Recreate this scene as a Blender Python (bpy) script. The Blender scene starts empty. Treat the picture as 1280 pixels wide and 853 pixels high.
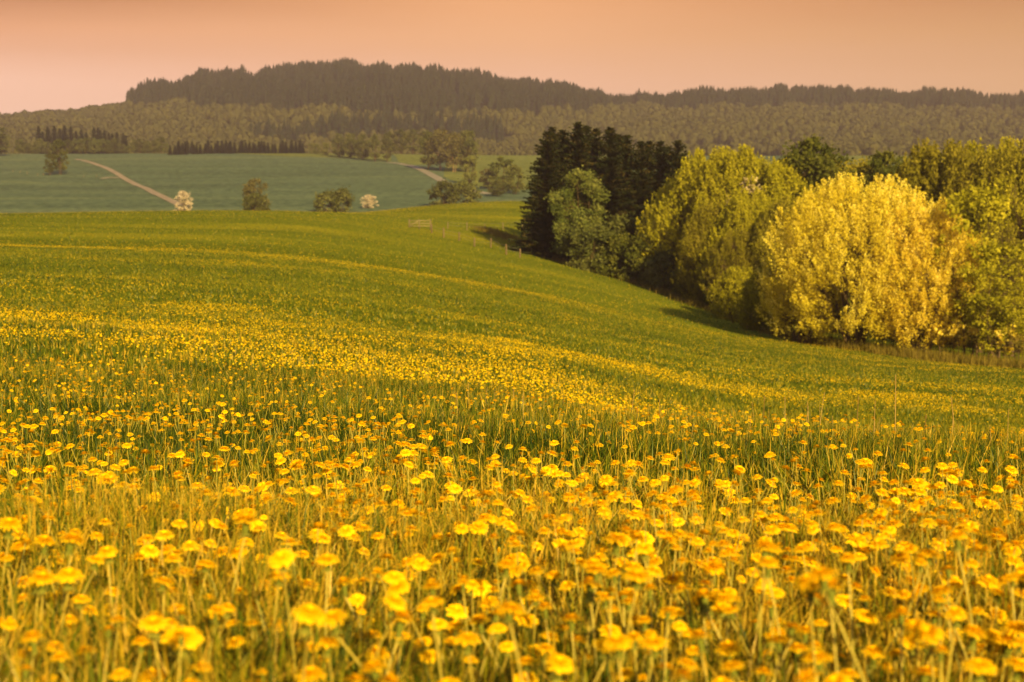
import bpy, math, random
import numpy as np
from mathutils import Vector

# ------------------------------------------------------------------ camera, world, sun, exposure
S = bpy.context.scene
COL = S.collection
FPX = 1778.0                       # focal length in pixels of the 1280 px wide photograph
HZ = 260.0                         # row of the eye-level horizon in the photograph
cam_d = bpy.data.cameras.new("camera")
cam = bpy.data.objects.new("camera", cam_d)
COL.objects.link(cam)
cam_d.sensor_width = 36.0
cam_d.lens = FPX * 36.0 / 1280.0
cam.location = (0, 0, 0)
cam.rotation_euler = (math.radians(90) - math.atan((426.5 - HZ) / FPX), 0, 0)
cam_d.clip_start = 0.05
cam_d.clip_end = 12000
cam_d.dof.use_dof = True
cam_d.dof.focus_distance = 6.0
cam_d.dof.aperture_fstop = 6.0
S.camera = cam

SUN_A, SUN_E = 19.0, 22.0          # degrees right of straight behind the camera; elevation
sx, sy = math.sin(math.radians(SUN_A)), -math.cos(math.radians(SUN_A))
to_sun = Vector((sx * math.cos(math.radians(SUN_E)), sy * math.cos(math.radians(SUN_E)), math.sin(math.radians(SUN_E))))
sun_d = bpy.data.lights.new("sun", 'SUN')
sun_d.energy = 5.0
sun_d.angle = math.radians(0.6)
sun_d.color = (1.0, 0.70, 0.19)
sun = bpy.data.objects.new("sun", sun_d)
COL.objects.link(sun)
sun.rotation_euler = to_sun.to_track_quat('Z', 'Y').to_euler()

W = bpy.data.worlds.new("World")
S.world = W
W.use_nodes = True
wt = W.node_tree
wt.nodes.clear()
def wn(t, **k):
    n = wt.nodes.new(t)
    for a, b in k.items(): setattr(n, a, b)
    return n
w_out = wn('ShaderNodeOutputWorld'); w_bg = wn('ShaderNodeBackground')
sky = wn('ShaderNodeTexSky', sky_type='NISHITA', sun_disc=False)
sky.sun_elevation = math.radians(SUN_E)
sky.sun_rotation = math.atan2(to_sun.x, to_sun.y)
sky.dust_density = 3.0
tc = wn('ShaderNodeTexCoord'); sep = wn('ShaderNodeSeparateXYZ')
wt.links.new(tc.outputs['Generated'], sep.inputs[0])
def ramp_w(stops):
    r = wn('ShaderNodeValToRGB')
    e = r.color_ramp.elements
    e[0].position, e[0].color = stops[0][0], (*stops[0][1], 1)
    e[1].position, e[1].color = stops[-1][0], (*stops[-1][1], 1)
    for p, c in stops[1:-1]:
        n = e.new(p); n.color = (*c, 1)
    return r
def maprange(nt, src, a, b, c=0.0, d=1.0):
    m = nt.nodes.new('ShaderNodeMapRange')
    m.inputs[1].default_value, m.inputs[2].default_value, m.inputs[3].default_value, m.inputs[4].default_value = a, b, c, d
    nt.links.new(src, m.inputs[0])
    return m.outputs[0]
el = maprange(wt, sep.outputs['Z'], 0.0, 0.25)
# sunset band, left (rosy) and right (tan)
SKL = ramp_w([(0.0, (0.70, 0.47, 0.36)), (0.33, (0.75, 0.44, 0.31)), (0.46, (0.58, 0.265, 0.13)), (0.58, (0.28, 0.092, 0.022)), (1.0, (0.10, 0.085, 0.075))])
SKR = ramp_w([(0.0, (0.57, 0.35, 0.20)), (0.34, (0.53, 0.285, 0.14)), (0.46, (0.45, 0.22, 0.085)), (0.58, (0.34, 0.135, 0.042)), (1.0, (0.10, 0.085, 0.075))])
SKC = ramp_w([(0.0, (0.62, 0.41, 0.29)), (0.33, (0.66, 0.37, 0.235)), (0.46, (0.63, 0.315, 0.15)), (0.58, (0.57, 0.255, 0.098)), (1.0, (0.10, 0.085, 0.075))])
wisp = wn('ShaderNodeTexNoise'); wmap = wn('ShaderNodeMapping'); wmap.inputs['Scale'].default_value = (2.2, 2.2, 22)
wt.links.new(tc.outputs['Generated'], wmap.inputs[0]); wt.links.new(wmap.outputs[0], wisp.inputs['Vector'])
wisp.inputs['Scale'].default_value = 1.6; wisp.inputs['Detail'].default_value = 5
wob = maprange(wt, wisp.outputs['Fac'], .3, .7, -.016, .016)
ad = wn('ShaderNodeMath', operation='ADD'); wt.links.new(el, ad.inputs[0]); wt.links.new(wob, ad.inputs[1])
for k in (SKL, SKC, SKR): wt.links.new(ad.outputs[0], k.inputs[0])
m0 = wn('ShaderNodeMix', data_type='RGBA'); mx = wn('ShaderNodeMix', data_type='RGBA')
wt.links.new(maprange(wt, sep.outputs['X'], -0.36, -0.02), m0.inputs[0]); wt.links.new(SKL.outputs[0], m0.inputs[6]); wt.links.new(SKC.outputs[0], m0.inputs[7])
wt.links.new(maprange(wt, sep.outputs['X'], 0.02, 0.34), mx.inputs[0]); wt.links.new(m0.outputs[2], mx.inputs[6]); wt.links.new(SKR.outputs[0], mx.inputs[7])
sc_ = wn('ShaderNodeVectorMath', operation='SCALE')
sc_.inputs['Scale'].default_value = 11.0
wt.links.new(mx.outputs[2], sc_.inputs[0])
mx2 = wn('ShaderNodeMix', data_type='RGBA')
up = maprange(wt, sep.outputs['Z'], 0.17, 0.55, 0.0, 0.6)
wt.links.new(up, mx2.inputs[0]); wt.links.new(sc_.outputs[0], mx2.inputs[6]); wt.links.new(sky.outputs[0], mx2.inputs[7])
wt.links.new(mx2.outputs[2], w_bg.inputs[0])
w_bg.inputs[1].default_value = 0.075
wt.links.new(w_bg.outputs[0], w_out.inputs[0])

vs = S.view_settings
vs.view_transform = 'Standard'; vs.look = 'None'; vs.gamma = 1.0; vs.use_curve_mapping = False
vs.exposure = 1.28
S.render.engine = 'CYCLES'
cy = S.cycles
cy.use_denoising = True
cy.max_bounces = 5; cy.diffuse_bounces = 3; cy.glossy_bounces = 2; cy.transmission_bounces = 4; cy.volume_bounces = 0
cy.use_adaptive_sampling = True
cy.adaptive_threshold = 0.008

# ------------------------------------------------------------------ helpers
rng = np.random.default_rng(7)

def tag(o, label=None, cat=None, group=None, kind=None):
    if label: o['label'] = label
    if cat: o['category'] = cat
    if group: o['group'] = group
    if kind: o['kind'] = kind
    return o

def raw_mesh(name, V, tris=None, quads=None, mat=None, tint=None, smooth=False):
    me = bpy.data.meshes.new(name)
    V = np.asarray(V, np.float32)
    tris = np.zeros((0, 3), np.int32) if tris is None else np.asarray(tris, np.int32)
    quads = np.zeros((0, 4), np.int32) if quads is None else np.asarray(quads, np.int32)
    nt, nq = len(tris), len(quads)
    me.vertices.add(len(V)); me.vertices.foreach_set('co', V.ravel())
    me.loops.add(nt * 3 + nq * 4)
    me.loops.foreach_set('vertex_index', np.concatenate([tris.ravel(), quads.ravel()]).astype(np.int32))
    me.polygons.add(nt + nq)
    st = np.concatenate([np.arange(nt) * 3, nt * 3 + np.arange(nq) * 4]).astype(np.int32)
    me.polygons.foreach_set('loop_start', st)
    if smooth: me.polygons.foreach_set('use_smooth', np.ones(nt + nq, bool))
    if tint is not None:
        a = me.attributes.new('tint', 'FLOAT', 'POINT')
        a.data.foreach_set('value', np.asarray(tint, np.float32))
    me.update(calc_edges=True)
    if mat: me.materials.append(mat)
    return me

def obj(name, me, parent=None, loc=None):
    o = bpy.data.objects.new(name, me)
    COL.objects.link(o)
    if parent: o.parent = parent
    if loc is not None: o.location = loc
    return o

def empty(name, loc, rz=0.0, sc=1.0):
    o = bpy.data.objects.new(name, None)
    o.empty_display_size = 0.1
    COL.objects.link(o)
    o.location = loc; o.rotation_euler = (0, 0, rz)
    o.scale = sc if hasattr(sc, '__len__') else (sc, sc, sc)
    return o

class MB:
    """collects vertices, triangles, quads and a per-vertex tint"""
    def __init__(s): s.V, s.T, s.Q, s.A, s.n = [], [], [], [], 0
    def add(s, V, tris=None, quads=None, tint=0.5):
        V = np.asarray(V, float).reshape(-1, 3)
        if tris is not None: s.T.append(np.asarray(tris, int).reshape(-1, 3) + s.n)
        if quads is not None: s.Q.append(np.asarray(quads, int).reshape(-1, 4) + s.n)
        s.A.append(np.broadcast_to(np.asarray(tint, float), (len(V),)))
        s.V.append(V); s.n += len(V)
    def mesh(s, name, mat, smooth=False):
        return raw_mesh(name, np.concatenate(s.V), np.concatenate(s.T) if s.T else None,
                        np.concatenate(s.Q) if s.Q else None, mat, np.concatenate(s.A), smooth)

def tube(mb, P, R, n=5, tint=0.5, cap=False):
    P = np.asarray(P, float); R = np.broadcast_to(np.asarray(R, float), (len(P),))
    D = np.gradient(P, axis=0); D /= np.linalg.norm(D, axis=1)[:, None] + 1e-9
    ref = np.where(np.abs(D[:, 2:3]) > 0.9, np.array([[1., 0, 0]]), np.array([[0., 0, 1]]))
    A = np.cross(D, ref); A /= np.linalg.norm(A, axis=1)[:, None] + 1e-9
    B = np.cross(D, A)
    th = np.arange(n) * 2 * math.pi / n
    V = P[:, None] + R[:, None, None] * (np.cos(th)[None, :, None] * A[:, None] + np.sin(th)[None, :, None] * B[:, None])
    i, j = np.meshgrid(np.arange(len(P) - 1), np.arange(n), indexing='ij')
    q = np.stack([i * n + j, i * n + (j + 1) % n, (i + 1) * n + (j + 1) % n, (i + 1) * n + j], -1).reshape(-1, 4)
    t = None
    V = V.reshape(-1, 3)
    if cap:
        V = np.concatenate([V, P[-1:]]); k = len(V) - 1; b = (len(P) - 1) * n
        t = [[b + a, b + (a + 1) % n, k] for a in range(n)]
    if np.ndim(tint): tint = np.concatenate([np.repeat(tint, n), [tint[-1]] * (len(V) - len(P) * n)])
    mb.add(V, t, q, tint)

def box(mb, c, s, rz=0.0, tint=0.5, tilt=0.0):
    x = np.array([[a, b, d] for a in (-1, 1) for b in (-1, 1) for d in (-1, 1)], float) * np.array(s) / 2
    ca, sa = math.cos(tilt), math.sin(tilt)
    x = np.stack([x[:, 0] * ca - x[:, 2] * sa, x[:, 1], x[:, 0] * sa + x[:, 2] * ca], 1)
    ca, sa = math.cos(rz), math.sin(rz)
    x = np.stack([x[:, 0] * ca - x[:, 1] * sa, x[:, 0] * sa + x[:, 1] * ca, x[:, 2]], 1) + np.array(c)
    mb.add(x, None, [[0, 1, 3, 2], [4, 6, 7, 5], [0, 4, 5, 1], [2, 3, 7, 6], [0, 2, 6, 4], [1, 5, 7, 3]], tint)

def hash2(ix, iy, seed):
    h = (ix.astype(np.int64) * 374761393 + iy.astype(np.int64) * 668265263 + seed * 1442695041) & 0x7fffffff
    h = ((h ^ (h >> 13)) * 1274126177) & 0x7fffffff
    h = h ^ (h >> 16)
    return (h & 0xffff) / 65535.0
def vnoise(x, y, seed=0):
    x = np.asarray(x, float); y = np.asarray(y, float)
    ix, iy = np.floor(x), np.floor(y)
    fx, fy = x - ix, y - iy
    fx, fy = fx * fx * (3 - 2 * fx), fy * fy * (3 - 2 * fy)
    a, b = hash2(ix, iy, seed), hash2(ix + 1, iy, seed)
    c, d = hash2(ix, iy + 1, seed), hash2(ix + 1, iy + 1, seed)
    return (a * (1 - fx) + b * fx) * (1 - fy) + (c * (1 - fx) + d * fx) * fy
def fnoise(x, y, seed=0, octv=3):
    s, a, t = 0, 1.0, 0
    for o in range(octv):
        s = s + a * vnoise(np.asarray(x) * 2 ** o, np.asarray(y) * 2 ** o, seed + o * 17); t += a; a *= 0.5
    return s / t

# ------------------------------------------------------------------ terrain height
KD = np.array([0, 4, 8, 12, 20, 40, 70, 100, 145, 190, 240, 330, 400, 480, 600, 800, 950, 1000, 1150, 1350.])
KU = np.array([0, 320, 640, 960, 1280.])
KZ = np.array([
 [-.6, -.6, -.6, -.6, -.6], [-.94, -.94, -.94, -.95, -.96], [-1.28, -1.29, -1.30, -1.36, -1.45],
 [-1.60, -1.65, -1.78, -2.02, -2.20], [-1.95, -2.18, -2.55, -3.5, -3.95], [-2.6, -3.05, -3.94, -5.2, -5.75],
 [-2.95, -3.5, -5.4, -7.7, -8.6], [-2.9, -3.45, -6.1, -9.7, -11.1], [-2.3, -2.8, -6.4, -11.6, -14],
 [-1.1, -1.3, -5.6, -12.3, -15.5], [-1.0, -.5, -3.0, -11, -15], [-4, -3, 1.4, -5.6, -12], [-5, -5, -1, -6, -10],
 [0, 0, 1, -3, -6], [7.4, 7.4, 7, 5, 3], [22.5, 22.5, 22, 20, 18], [35, 35.5, 34, 32, 32], [37, 37.5, 36, 36, 36],
 [36, 34, 32, 36, 36], [50, 46, 42, 46, 48]])
SKU = np.array([-500, 0, 50, 140, 160, 200, 270, 330, 400, 470, 520, 600, 640, 680, 740, 762, 860, 980, 1100, 1200, 1280, 1800.])
SKV = np.array([150, 137, 133, 127, 121, 105, 93, 92, 83, 82, 84, 91, 100, 105, 112, 122, 116, 112, 114, 117, 121, 135.])

def pchip(x, y, xi):
    """monotone cubic; y has shape (len(x), k)"""
    h = np.diff(x)[:, None]; d = np.diff(y, axis=0) / h
    m = np.zeros_like(y)
    w1, w2 = 2 * h[1:] + h[:-1], h[1:] + 2 * h[:-1]
    with np.errstate(divide='ignore', invalid='ignore'):
        hm = (w1 + w2) / (w1 / d[:-1] + w2 / d[1:])
    m[1:-1] = np.where(d[:-1] * d[1:] > 0, hm, 0)
    m[0], m[-1] = d[0], d[-1]
    k = np.clip(np.searchsorted(x, xi) - 1, 0, len(x) - 2)
    t = ((xi - x[k]) / (x[k + 1] - x[k]))[:, None]
    H_ = h[k]
    return ((1 + 2 * t) * (1 - t) ** 2 * y[k] + t * (1 - t) ** 2 * H_ * m[k] + t * t * (3 - 2 * t) * y[k + 1] + t * t * (t - 1) * H_ * m[k + 1])

UG = np.arange(-900, 2201, 10.0)
zz = pchip(KU, KZ.T.copy(), np.clip(UG, 0, 1280))                      # (nu, nD)
skv = np.interp(UG, SKU, SKV)
kern = np.array([1, 2, 3, 2, 1]) / 9.0
skv = np.convolve(np.pad(skv, 2, mode='edge'), kern, 'valid')
ridge = (HZ - skv - 23) / FPX * 2200
base = zz[:, -1]
low = base + (ridge - base) * 0.34
zz = np.concatenate([zz, low[:, None], (base + (ridge - base) * 0.74)[:, None], ridge[:, None], (ridge - 9)[:, None], (ridge - 70)[:, None]], 1)
KD2 = np.concatenate([KD, [1600, 1900, 2200, 2400, 3000]])
LG = np.linspace(0, math.log(3000 / 3 + 1), 900)
DG = 3 * (np.exp(LG) - 1)
ZG = pchip(KD2, zz.T.copy(), DG).T                                     # (nu, nD)
for _ in range(3):
    ZG[1:-1] = (ZG[:-2] + 2 * ZG[1:-1] + ZG[2:]) / 4

def ground(x, y):
    x = np.asarray(x, float); y = np.asarray(y, float)
    u = 640 + FPX * x / np.maximum(y, 3.0)
    yy = np.maximum(y, 0)
    a = np.clip((u - UG[0]) / 10.0, 0, len(UG) - 1.001); b = np.clip(np.log(yy / 3 + 1) / LG[1], 0, len(LG) - 1.001)
    i, j = a.astype(int), b.astype(int); fa, fb = a - i, b - j
    z = (ZG[i, j] * (1 - fa) + ZG[i + 1, j] * fa) * (1 - fb) + (ZG[i, j + 1] * (1 - fa) + ZG[i + 1, j + 1] * fa) * fb
    z = z - 0.085 * np.minimum(y, 0)
    z = z + 0.05 * (fnoise(x * 0.9, y * 0.9, 3, 2) - 0.5) * np.clip(y / 3, 0, 1) + 0.35 * (fnoise(x * 0.06, y * 0.06, 5, 2) - 0.5) * np.clip((y - 15) / 60, 0, 1)
    z = z + 5.0 * (fnoise(x / 95, y / 130, 13, 2) - .5) * np.clip((y - 470) / 120, 0, 1) * np.clip((1010 - y) / 120, 0, 1)
    z = z + 10.0 * (fnoise(x / 170, y / 170, 9, 3) - 0.5) * np.clip((y - 1300) / 300, 0, 1) * np.clip((2250 - y) / 500, 0.25, 1)
    return z
def g1(x, y): return float(ground(np.array([x]), np.array([y]))[0])
def az(u, D): return (u - 640) / FPX * D                              # sideways offset of an azimuth at a distance
def at(u, D, dz=0.0):
    x = az(u, D); return Vector((x, D, g1(x, D) + dz))
def dist_for(u, v, lo, hi):
    """distance at which the ground lies at this elevation angle"""
    D = np.linspace(lo, hi, 1500); x = az(u, D)
    vv = HZ - ground(x, D) * FPX / D
    return float(D[np.argmin(np.abs(vv - v))])

# ------------------------------------------------------------------ materials
def mat_new(name):
    m = bpy.data.materials.new(name); m.use_nodes = True
    m.node_tree.nodes.clear()
    return m, m.node_tree
def N(nt, t, **k):
    n = nt.nodes.new(t)
    for a, b in k.items(): setattr(n, a, b)
    return n
def ramp(nt, src, stops):
    r = N(nt, 'ShaderNodeValToRGB'); e = r.color_ramp.elements
    e[0].position, e[0].color = stops[0][0], (*stops[0][1], 1)
    e[1].position, e[1].color = stops[-1][0], (*stops[-1][1], 1)
    for p, c in stops[1:-1]:
        n = e.new(p); n.color = (*c, 1)
    nt.links.new(src, r.inputs[0])
    return r.outputs[0]
def noise(nt, scale, detail=3, vec=None, stretch=None, rough=0.55, rot=0.0):
    n = N(nt, 'ShaderNodeTexNoise')
    n.inputs['Scale'].default_value = scale; n.inputs['Detail'].default_value = detail; n.inputs['Roughness'].default_value = rough
    t = N(nt, 'ShaderNodeTexCoord')
    src = t.outputs['Object']
    if stretch:
        m = N(nt, 'ShaderNodeMapping'); m.inputs['Scale'].default_value = stretch; m.inputs['Rotation'].default_value = (0, 0, rot)
        nt.links.new(src, m.inputs[0]); src = m.outputs[0]
    nt.links.new(src, n.inputs['Vector'])
    return n.outputs['Fac']
def mixc(nt, fac, a, b, mode='MIX'):
    m = N(nt, 'ShaderNodeMix', data_type='RGBA', blend_type=mode)
    for i, v in ((0, fac), (6, a), (7, b)):
        if hasattr(v, 'is_output'): nt.links.new(v, m.inputs[i])
        elif i == 0: m.inputs[0].default_value = v
        else: m.inputs[i].default_value = (*v, 1)
    return m.outputs[2]

def leaf_mat(name, stops, trans=0.4, tcol=None, gloss=0.0, objvar=0.0):
    """leaves, blades, petals: colour follows the per-leaf tint; light also passes through"""
    m, nt = mat_new(name)
    a = N(nt, 'ShaderNodeAttribute', attribute_name='tint')
    col = ramp(nt, a.outputs['Fac'], stops)
    if objvar:
        oi = N(nt, 'ShaderNodeObjectInfo')
        k = maprange(nt, oi.outputs['Random'], 0, 1, 1 - objvar, 1 + objvar)
        hs = N(nt, 'ShaderNodeHueSaturation'); nt.links.new(k, hs.inputs['Value']); nt.links.new(col, hs.inputs['Color']); col = hs.outputs[0]
    d = N(nt, 'ShaderNodeBsdfDiffuse'); t = N(nt, 'ShaderNodeBsdfTranslucent')
    nt.links.new(col, d.inputs[0])
    tc_ = mixc(nt, 1.0, col, tcol, 'MULTIPLY') if tcol else col
    nt.links.new(tc_, t.inputs[0])
    mx = N(nt, 'ShaderNodeMixShader'); mx.inputs[0].default_value = trans
    nt.links.new(d.outputs[0], mx.inputs[1]); nt.links.new(t.outputs[0], mx.inputs[2])
    res = mx.outputs[0]
    if gloss:
        g = N(nt, 'ShaderNodeBsdfGlossy'); g.inputs['Roughness'].default_value = 0.42
        m2 = N(nt, 'ShaderNodeMixShader'); m2.inputs[0].default_value = gloss
        nt.links.new(res, m2.inputs[1]); nt.links.new(g.outputs[0], m2.inputs[2]); res = m2.outputs[0]
    o = N(nt, 'ShaderNodeOutputMaterial'); nt.links.new(res, o.inputs[0])
    return m

def rough_mat(name, stops, scale=3.0, bump=0.0, stretch=None, rough=0.9):
    m, nt = mat_new(name)
    f = noise(nt, scale, 5, stretch=stretch)
    col = ramp(nt, f, stops)
    b = N(nt, 'ShaderNodeBsdfPrincipled'); b.inputs['Roughness'].default_value = rough
    b.inputs['Specular IOR Level'].default_value = 0.2
    nt.links.new(col, b.inputs['Base Color'])
    if bump:
        bp = N(nt, 'ShaderNodeBump'); bp.inputs['Strength'].default_value = bump; bp.inputs['Distance'].default_value = 0.05
        nt.links.new(f, bp.inputs['Height']); nt.links.new(bp.outputs[0], b.inputs['Normal'])
    o = N(nt, 'ShaderNodeOutputMaterial'); nt.links.new(b.outputs[0], o.inputs[0])
    return m

M = {}
M['grass'] = leaf_mat('grass_blade', [(0, (.014, .034, .004)), (.35, (.088, .130, .009)), (.66, (.26, .235, .012)), (.85, (.42, .29, .016)), (1, (.56, .37, .04))], .4, (1.3, 1.25, .5), .015)
M['petal'] = leaf_mat('dandelion_petal', [(0, (.76, .38, .003)), (.5, (.94, .60, .005)), (1, (.97, .70, .02))], .32, None, 0)
M['calyx'] = leaf_mat('dandelion_calyx', [(0, (.10, .13, .02)), (1, (.26, .26, .05))], .25)
M['stem'] = leaf_mat('dandelion_stem', [(0, (.22, .23, .03)), (1, (.52, .42, .08))], .3, None, .03)
M['dock'] = leaf_mat('broad_leaf', [(0, (.025, .055, .012)), (1, (.06, .10, .02))], .35, (1.4, 1.3, .5), .06)
M['stalk'] = leaf_mat('dry_stalk', [(0, (.13, .07, .025)), (1, (.42, .30, .12))], .25)
M['bark'] = rough_mat('bark', [(.3, (.035, .024, .016)), (.7, (.10, .068, .042))], 2.0, .6, (1, 1, .2))
M['bark_pale'] = rough_mat('pale_bark', [(.3, (.10, .07, .045)), (.7, (.24, .17, .11))], 2.0, .6, (1, 1, .2))
M['spruce'] = leaf_mat('spruce_needles', [(0, (.009, .014, .008)), (.6, (.024, .030, .014)), (1, (.085, .062, .022))], .12)
M['gold'] = leaf_mat('golden_leaves', [(0, (.36, .29, .02)), (.5, (.62, .54, .045)), (1, (.86, .80, .25))], .46, (1.1, 1.0, .6))
M['gold2'] = leaf_mat('amber_leaves', [(0, (.40, .29, .02)), (.5, (.66, .54, .045)), (1, (.86, .76, .22))], .46, (1.1, 1.0, .6))
M['lime'] = leaf_mat('spring_leaves', [(0, (.14, .142, .011)), (.5, (.275, .265, .018)), (1, (.46, .41, .04))], .4, (1.1, 1.1, .6), 0, .12)
M['olive'] = leaf_mat('olive_leaves', [(0, (.11, .108, .013)), (.5, (.21, .195, .021)), (1, (.38, .33, .05))], .4, (1.1, 1.1, .6), 0, .15)
M['sage'] = leaf_mat('sage_leaves', [(0, (.055, .078, .026)), (.5, (.105, .13, .038)), (1, (.19, .20, .065))], .4, None, 0, .1)
M['deep'] = leaf_mat('deep_green_leaves', [(0, (.038, .050, .014)), (.5, (.075, .088, .020)), (1, (.14, .14, .03))], .35, None, 0, .15)
M['conif'] = leaf_mat('dark_conifer', [(0, (.008, .014, .012)), (1, (.03, .038, .022))], .1, None, 0, .15)
M['hillleaf'] = leaf_mat('hill_leaves', [(0, (.085, .092, .040)), (.5, (.115, .118, .048)), (1, (.155, .148, .060))], .5)
M['blossom'] = leaf_mat('white_blossom', [(0, (.36, .31, .27)), (1, (.70, .62, .55))], .3)
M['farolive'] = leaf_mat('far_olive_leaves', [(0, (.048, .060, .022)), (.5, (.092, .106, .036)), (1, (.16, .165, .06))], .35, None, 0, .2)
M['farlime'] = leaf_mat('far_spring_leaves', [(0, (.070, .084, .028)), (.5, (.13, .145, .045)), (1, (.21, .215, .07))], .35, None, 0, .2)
M['pinkish'] = leaf_mat('pale_pink_blossom', [(0, (.26, .21, .12)), (1, (.50, .43, .30))], .3)
M['bud'] = leaf_mat('budding_twigs', [(0, (.062, .064, .030)), (.5, (.11, .105, .046)), (1, (.18, .16, .07))], .3, None, 0, .1)
M['drygrass'] = leaf_mat('dry_grass', [(0, (.06, .055, .012)), (.5, (.14, .115, .022)), (1, (.27, .20, .05))], .35)
M['wood'] = rough_mat('weathered_wood', [(.3, (.08, .065, .045)), (.7, (.16, .13, .09))], 6.0, .4, (6, 6, 1))
M['wood_dark'] = rough_mat('old_wood', [(.3, (.07, .05, .035)), (.7, (.15, .11, .075))], 6.0, .4, (6, 6, 1))
M['woodpale'] = rough_mat('pale_rail_wood', [(.3, (.13, .11, .07)), (.7, (.22, .19, .13))], 6.0, .3, (1, 6, 6))
M['wire'] = rough_mat('galvanised_wire', [(.3, (.2, .19, .17)), (.7, (.3, .29, .27))], 9.0)
M['track'] = rough_mat('dirt_track', [(.3, (.17, .135, .115)), (.7, (.30, .25, .215))], 0.35, .3)
M['asphalt'] = rough_mat('grey_lane', [(.3, (.16, .15, .14)), (.7, (.26, .24, .22))], 0.3)

def ground_mat(name, a, b, c, s1, s2, stretch, speck=None, bump=0.5, rot=0.0):
    m, nt = mat_new(name)
    big = noise(nt, s1, 4, stretch=stretch, rot=rot); fine = noise(nt, s2, 5, rough=.7)
    col = ramp(nt, big, [(.32, a), (.5, b), (.68, c)])
    col = mixc(nt, maprange(nt, fine, .3, .75, 0, .55), col, tuple(v * 1.9 for v in c))
    col = mixc(nt, maprange(nt, fine, .55, .25, 0, .6), col, tuple(v * .35 for v in a))
    if speck:
        sp = noise(nt, speck[0], 2, rough=.8)
        col = mixc(nt, maprange(nt, sp, speck[1], speck[1] + .06, 0, speck[2]), col, speck[3])
    d = N(nt, 'ShaderNodeBsdfDiffuse'); nt.links.new(col, d.inputs[0])
    bp = N(nt, 'ShaderNodeBump'); bp.inputs['Strength'].default_value = bump; bp.inputs['Distance'].default_value = .12
    nt.links.new(fine, bp.inputs['Height']); nt.links.new(bp.outputs[0], d.inputs['Normal'])
    o = N(nt, 'ShaderNodeOutputMaterial'); nt.links.new(d.outputs[0], o.inputs[0])
    return m
M['meadow'] = ground_mat('meadow_ground', (.022, .050, .006), (.062, .095, .009), (.17, .165, .012), .06, 6.0, (.22, 1.0, 1), None, .7, .12)  # sward tones, stretched into bands that also imitate sun and shade
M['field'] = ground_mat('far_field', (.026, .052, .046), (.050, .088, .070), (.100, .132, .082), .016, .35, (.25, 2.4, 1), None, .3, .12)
M['pale'] = ground_mat('pale_field', (.075, .10, .036), (.10, .125, .04), (.13, .15, .045), .015, .3, (.4, 1.5, 1), None, .3)
M['hill'] = ground_mat('hill_floor', (.03, .035, .018), (.04, .045, .02), (.055, .055, .025), .01, .1, (1, 1, 1), None, .3)

# ------------------------------------------------------------------ ground sheets
rows = np.concatenate([np.linspace(-6, 14, 110, endpoint=False), np.geomspace(14, 2750, 330)])
cols = np.linspace(-0.75, 0.75, 340)
def sheet(name, lo, hi, m):
    k = np.where((rows >= lo) & (rows <= hi))[0]
    r = rows[k]
    Y, C = np.meshgrid(r, cols, indexing='ij'); X = C * (Y + 9)
    V = np.stack([X, Y, ground(X, Y)], -1).reshape(-1, 3)
    n, w = len(r), len(cols)
    i, j = np.meshgrid(np.arange(n - 1), np.arange(w - 1), indexing='ij')
    q = np.stack([i * w + j, i * w + j + 1, (i + 1) * w + j + 1, (i + 1) * w + j], -1).reshape(-1, 4)
    o = obj(name, raw_mesh(name, V, None, q, m, None, True)); o['kind'] = 'structure'
    return o
e1 = rows[np.searchsorted(rows, 350)]; e2 = rows[np.searchsorted(rows, 1100)]
sheet('meadow', -10, e1, M['meadow'])
sheet('field', e1, e2, M['field'])
sheet('hills', e2, 3000, M['hill'])

def ribbon(name, pts, width, m, off, nseg=60):
    P = np.array(pts, float); t = np.linspace(0, 1, len(P)); tt = np.linspace(0, 1, nseg)
    px = pchip(t, P, tt); d = np.gradient(px, axis=0); d /= np.linalg.norm(d, axis=1)[:, None]
    nrm = np.stack([-d[:, 1], d[:, 0]], 1)
    k = np.linspace(-.5, .5, 5); wv = width * (1 + .25 * (fnoise(tt * 9, tt * 0, 4) - .5))
    G = px[:, None] + nrm[:, None] * (k[None, :] * wv[:, None])[..., None]
    V = np.concatenate([G, (ground(G[..., 0], G[..., 1]) + off)[..., None]], -1).reshape(-1, 3)
    i, j = np.meshgrid(np.arange(nseg - 1), np.arange(4), indexing='ij')
    q = np.stack([i * 5 + j, i * 5 + j + 1, (i + 1) * 5 + j + 1, (i + 1) * 5 + j], -1).reshape(-1, 4)
    o = obj(name, raw_mesh(name, V, None, q, m, None, True)); o['kind'] = 'structure'
    return o
def patch(name, near, far, m, off, nu=60, nv=20):
    a, b = np.array(near, float), np.array(far, float); t = np.linspace(0, 1, nu)
    A = pchip(np.linspace(0, 1, len(a)), a, t); B = pchip(np.linspace(0, 1, len(b)), b, t)
    s = np.linspace(0, 1, nv)[None, :, None]
    G = A[:, None] * (1 - s) + B[:, None] * s
    V = np.concatenate([G, (ground(G[..., 0], G[..., 1]) + off)[..., None]], -1).reshape(-1, 3)
    i, j = np.meshgrid(np.arange(nu - 1), np.arange(nv - 1), indexing='ij')
    q = np.stack([i * nv + j, (i + 1) * nv + j, (i + 1) * nv + j + 1, i * nv + j + 1], -1).reshape(-1, 4)
    o = obj(name, raw_mesh(name, V, None, q, m, None, True)); o['kind'] = 'structure'
    return o
def uv(u, v, lo=440, hi=1040):
    D = dist_for(u, v, lo, hi); return (az(u, D), D)
ribbon('dirt_track', [uv(100, 200), uv(120, 205), uv(150, 218), uv(185, 236), uv(215, 251), uv(228, 257)], 3.3, M['track'], .12)
ribbon('grass_path', [uv(152, 223), uv(140, 222.5), uv(130, 224)], 3.0, M['track'], .10, 20)
ribbon('lane', [uv(486, 204), uv(500, 205.5), uv(520, 210), uv(545, 222), uv(565, 232), uv(595, 240), uv(612, 243)], 5.0, M['asphalt'], .12)
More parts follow.
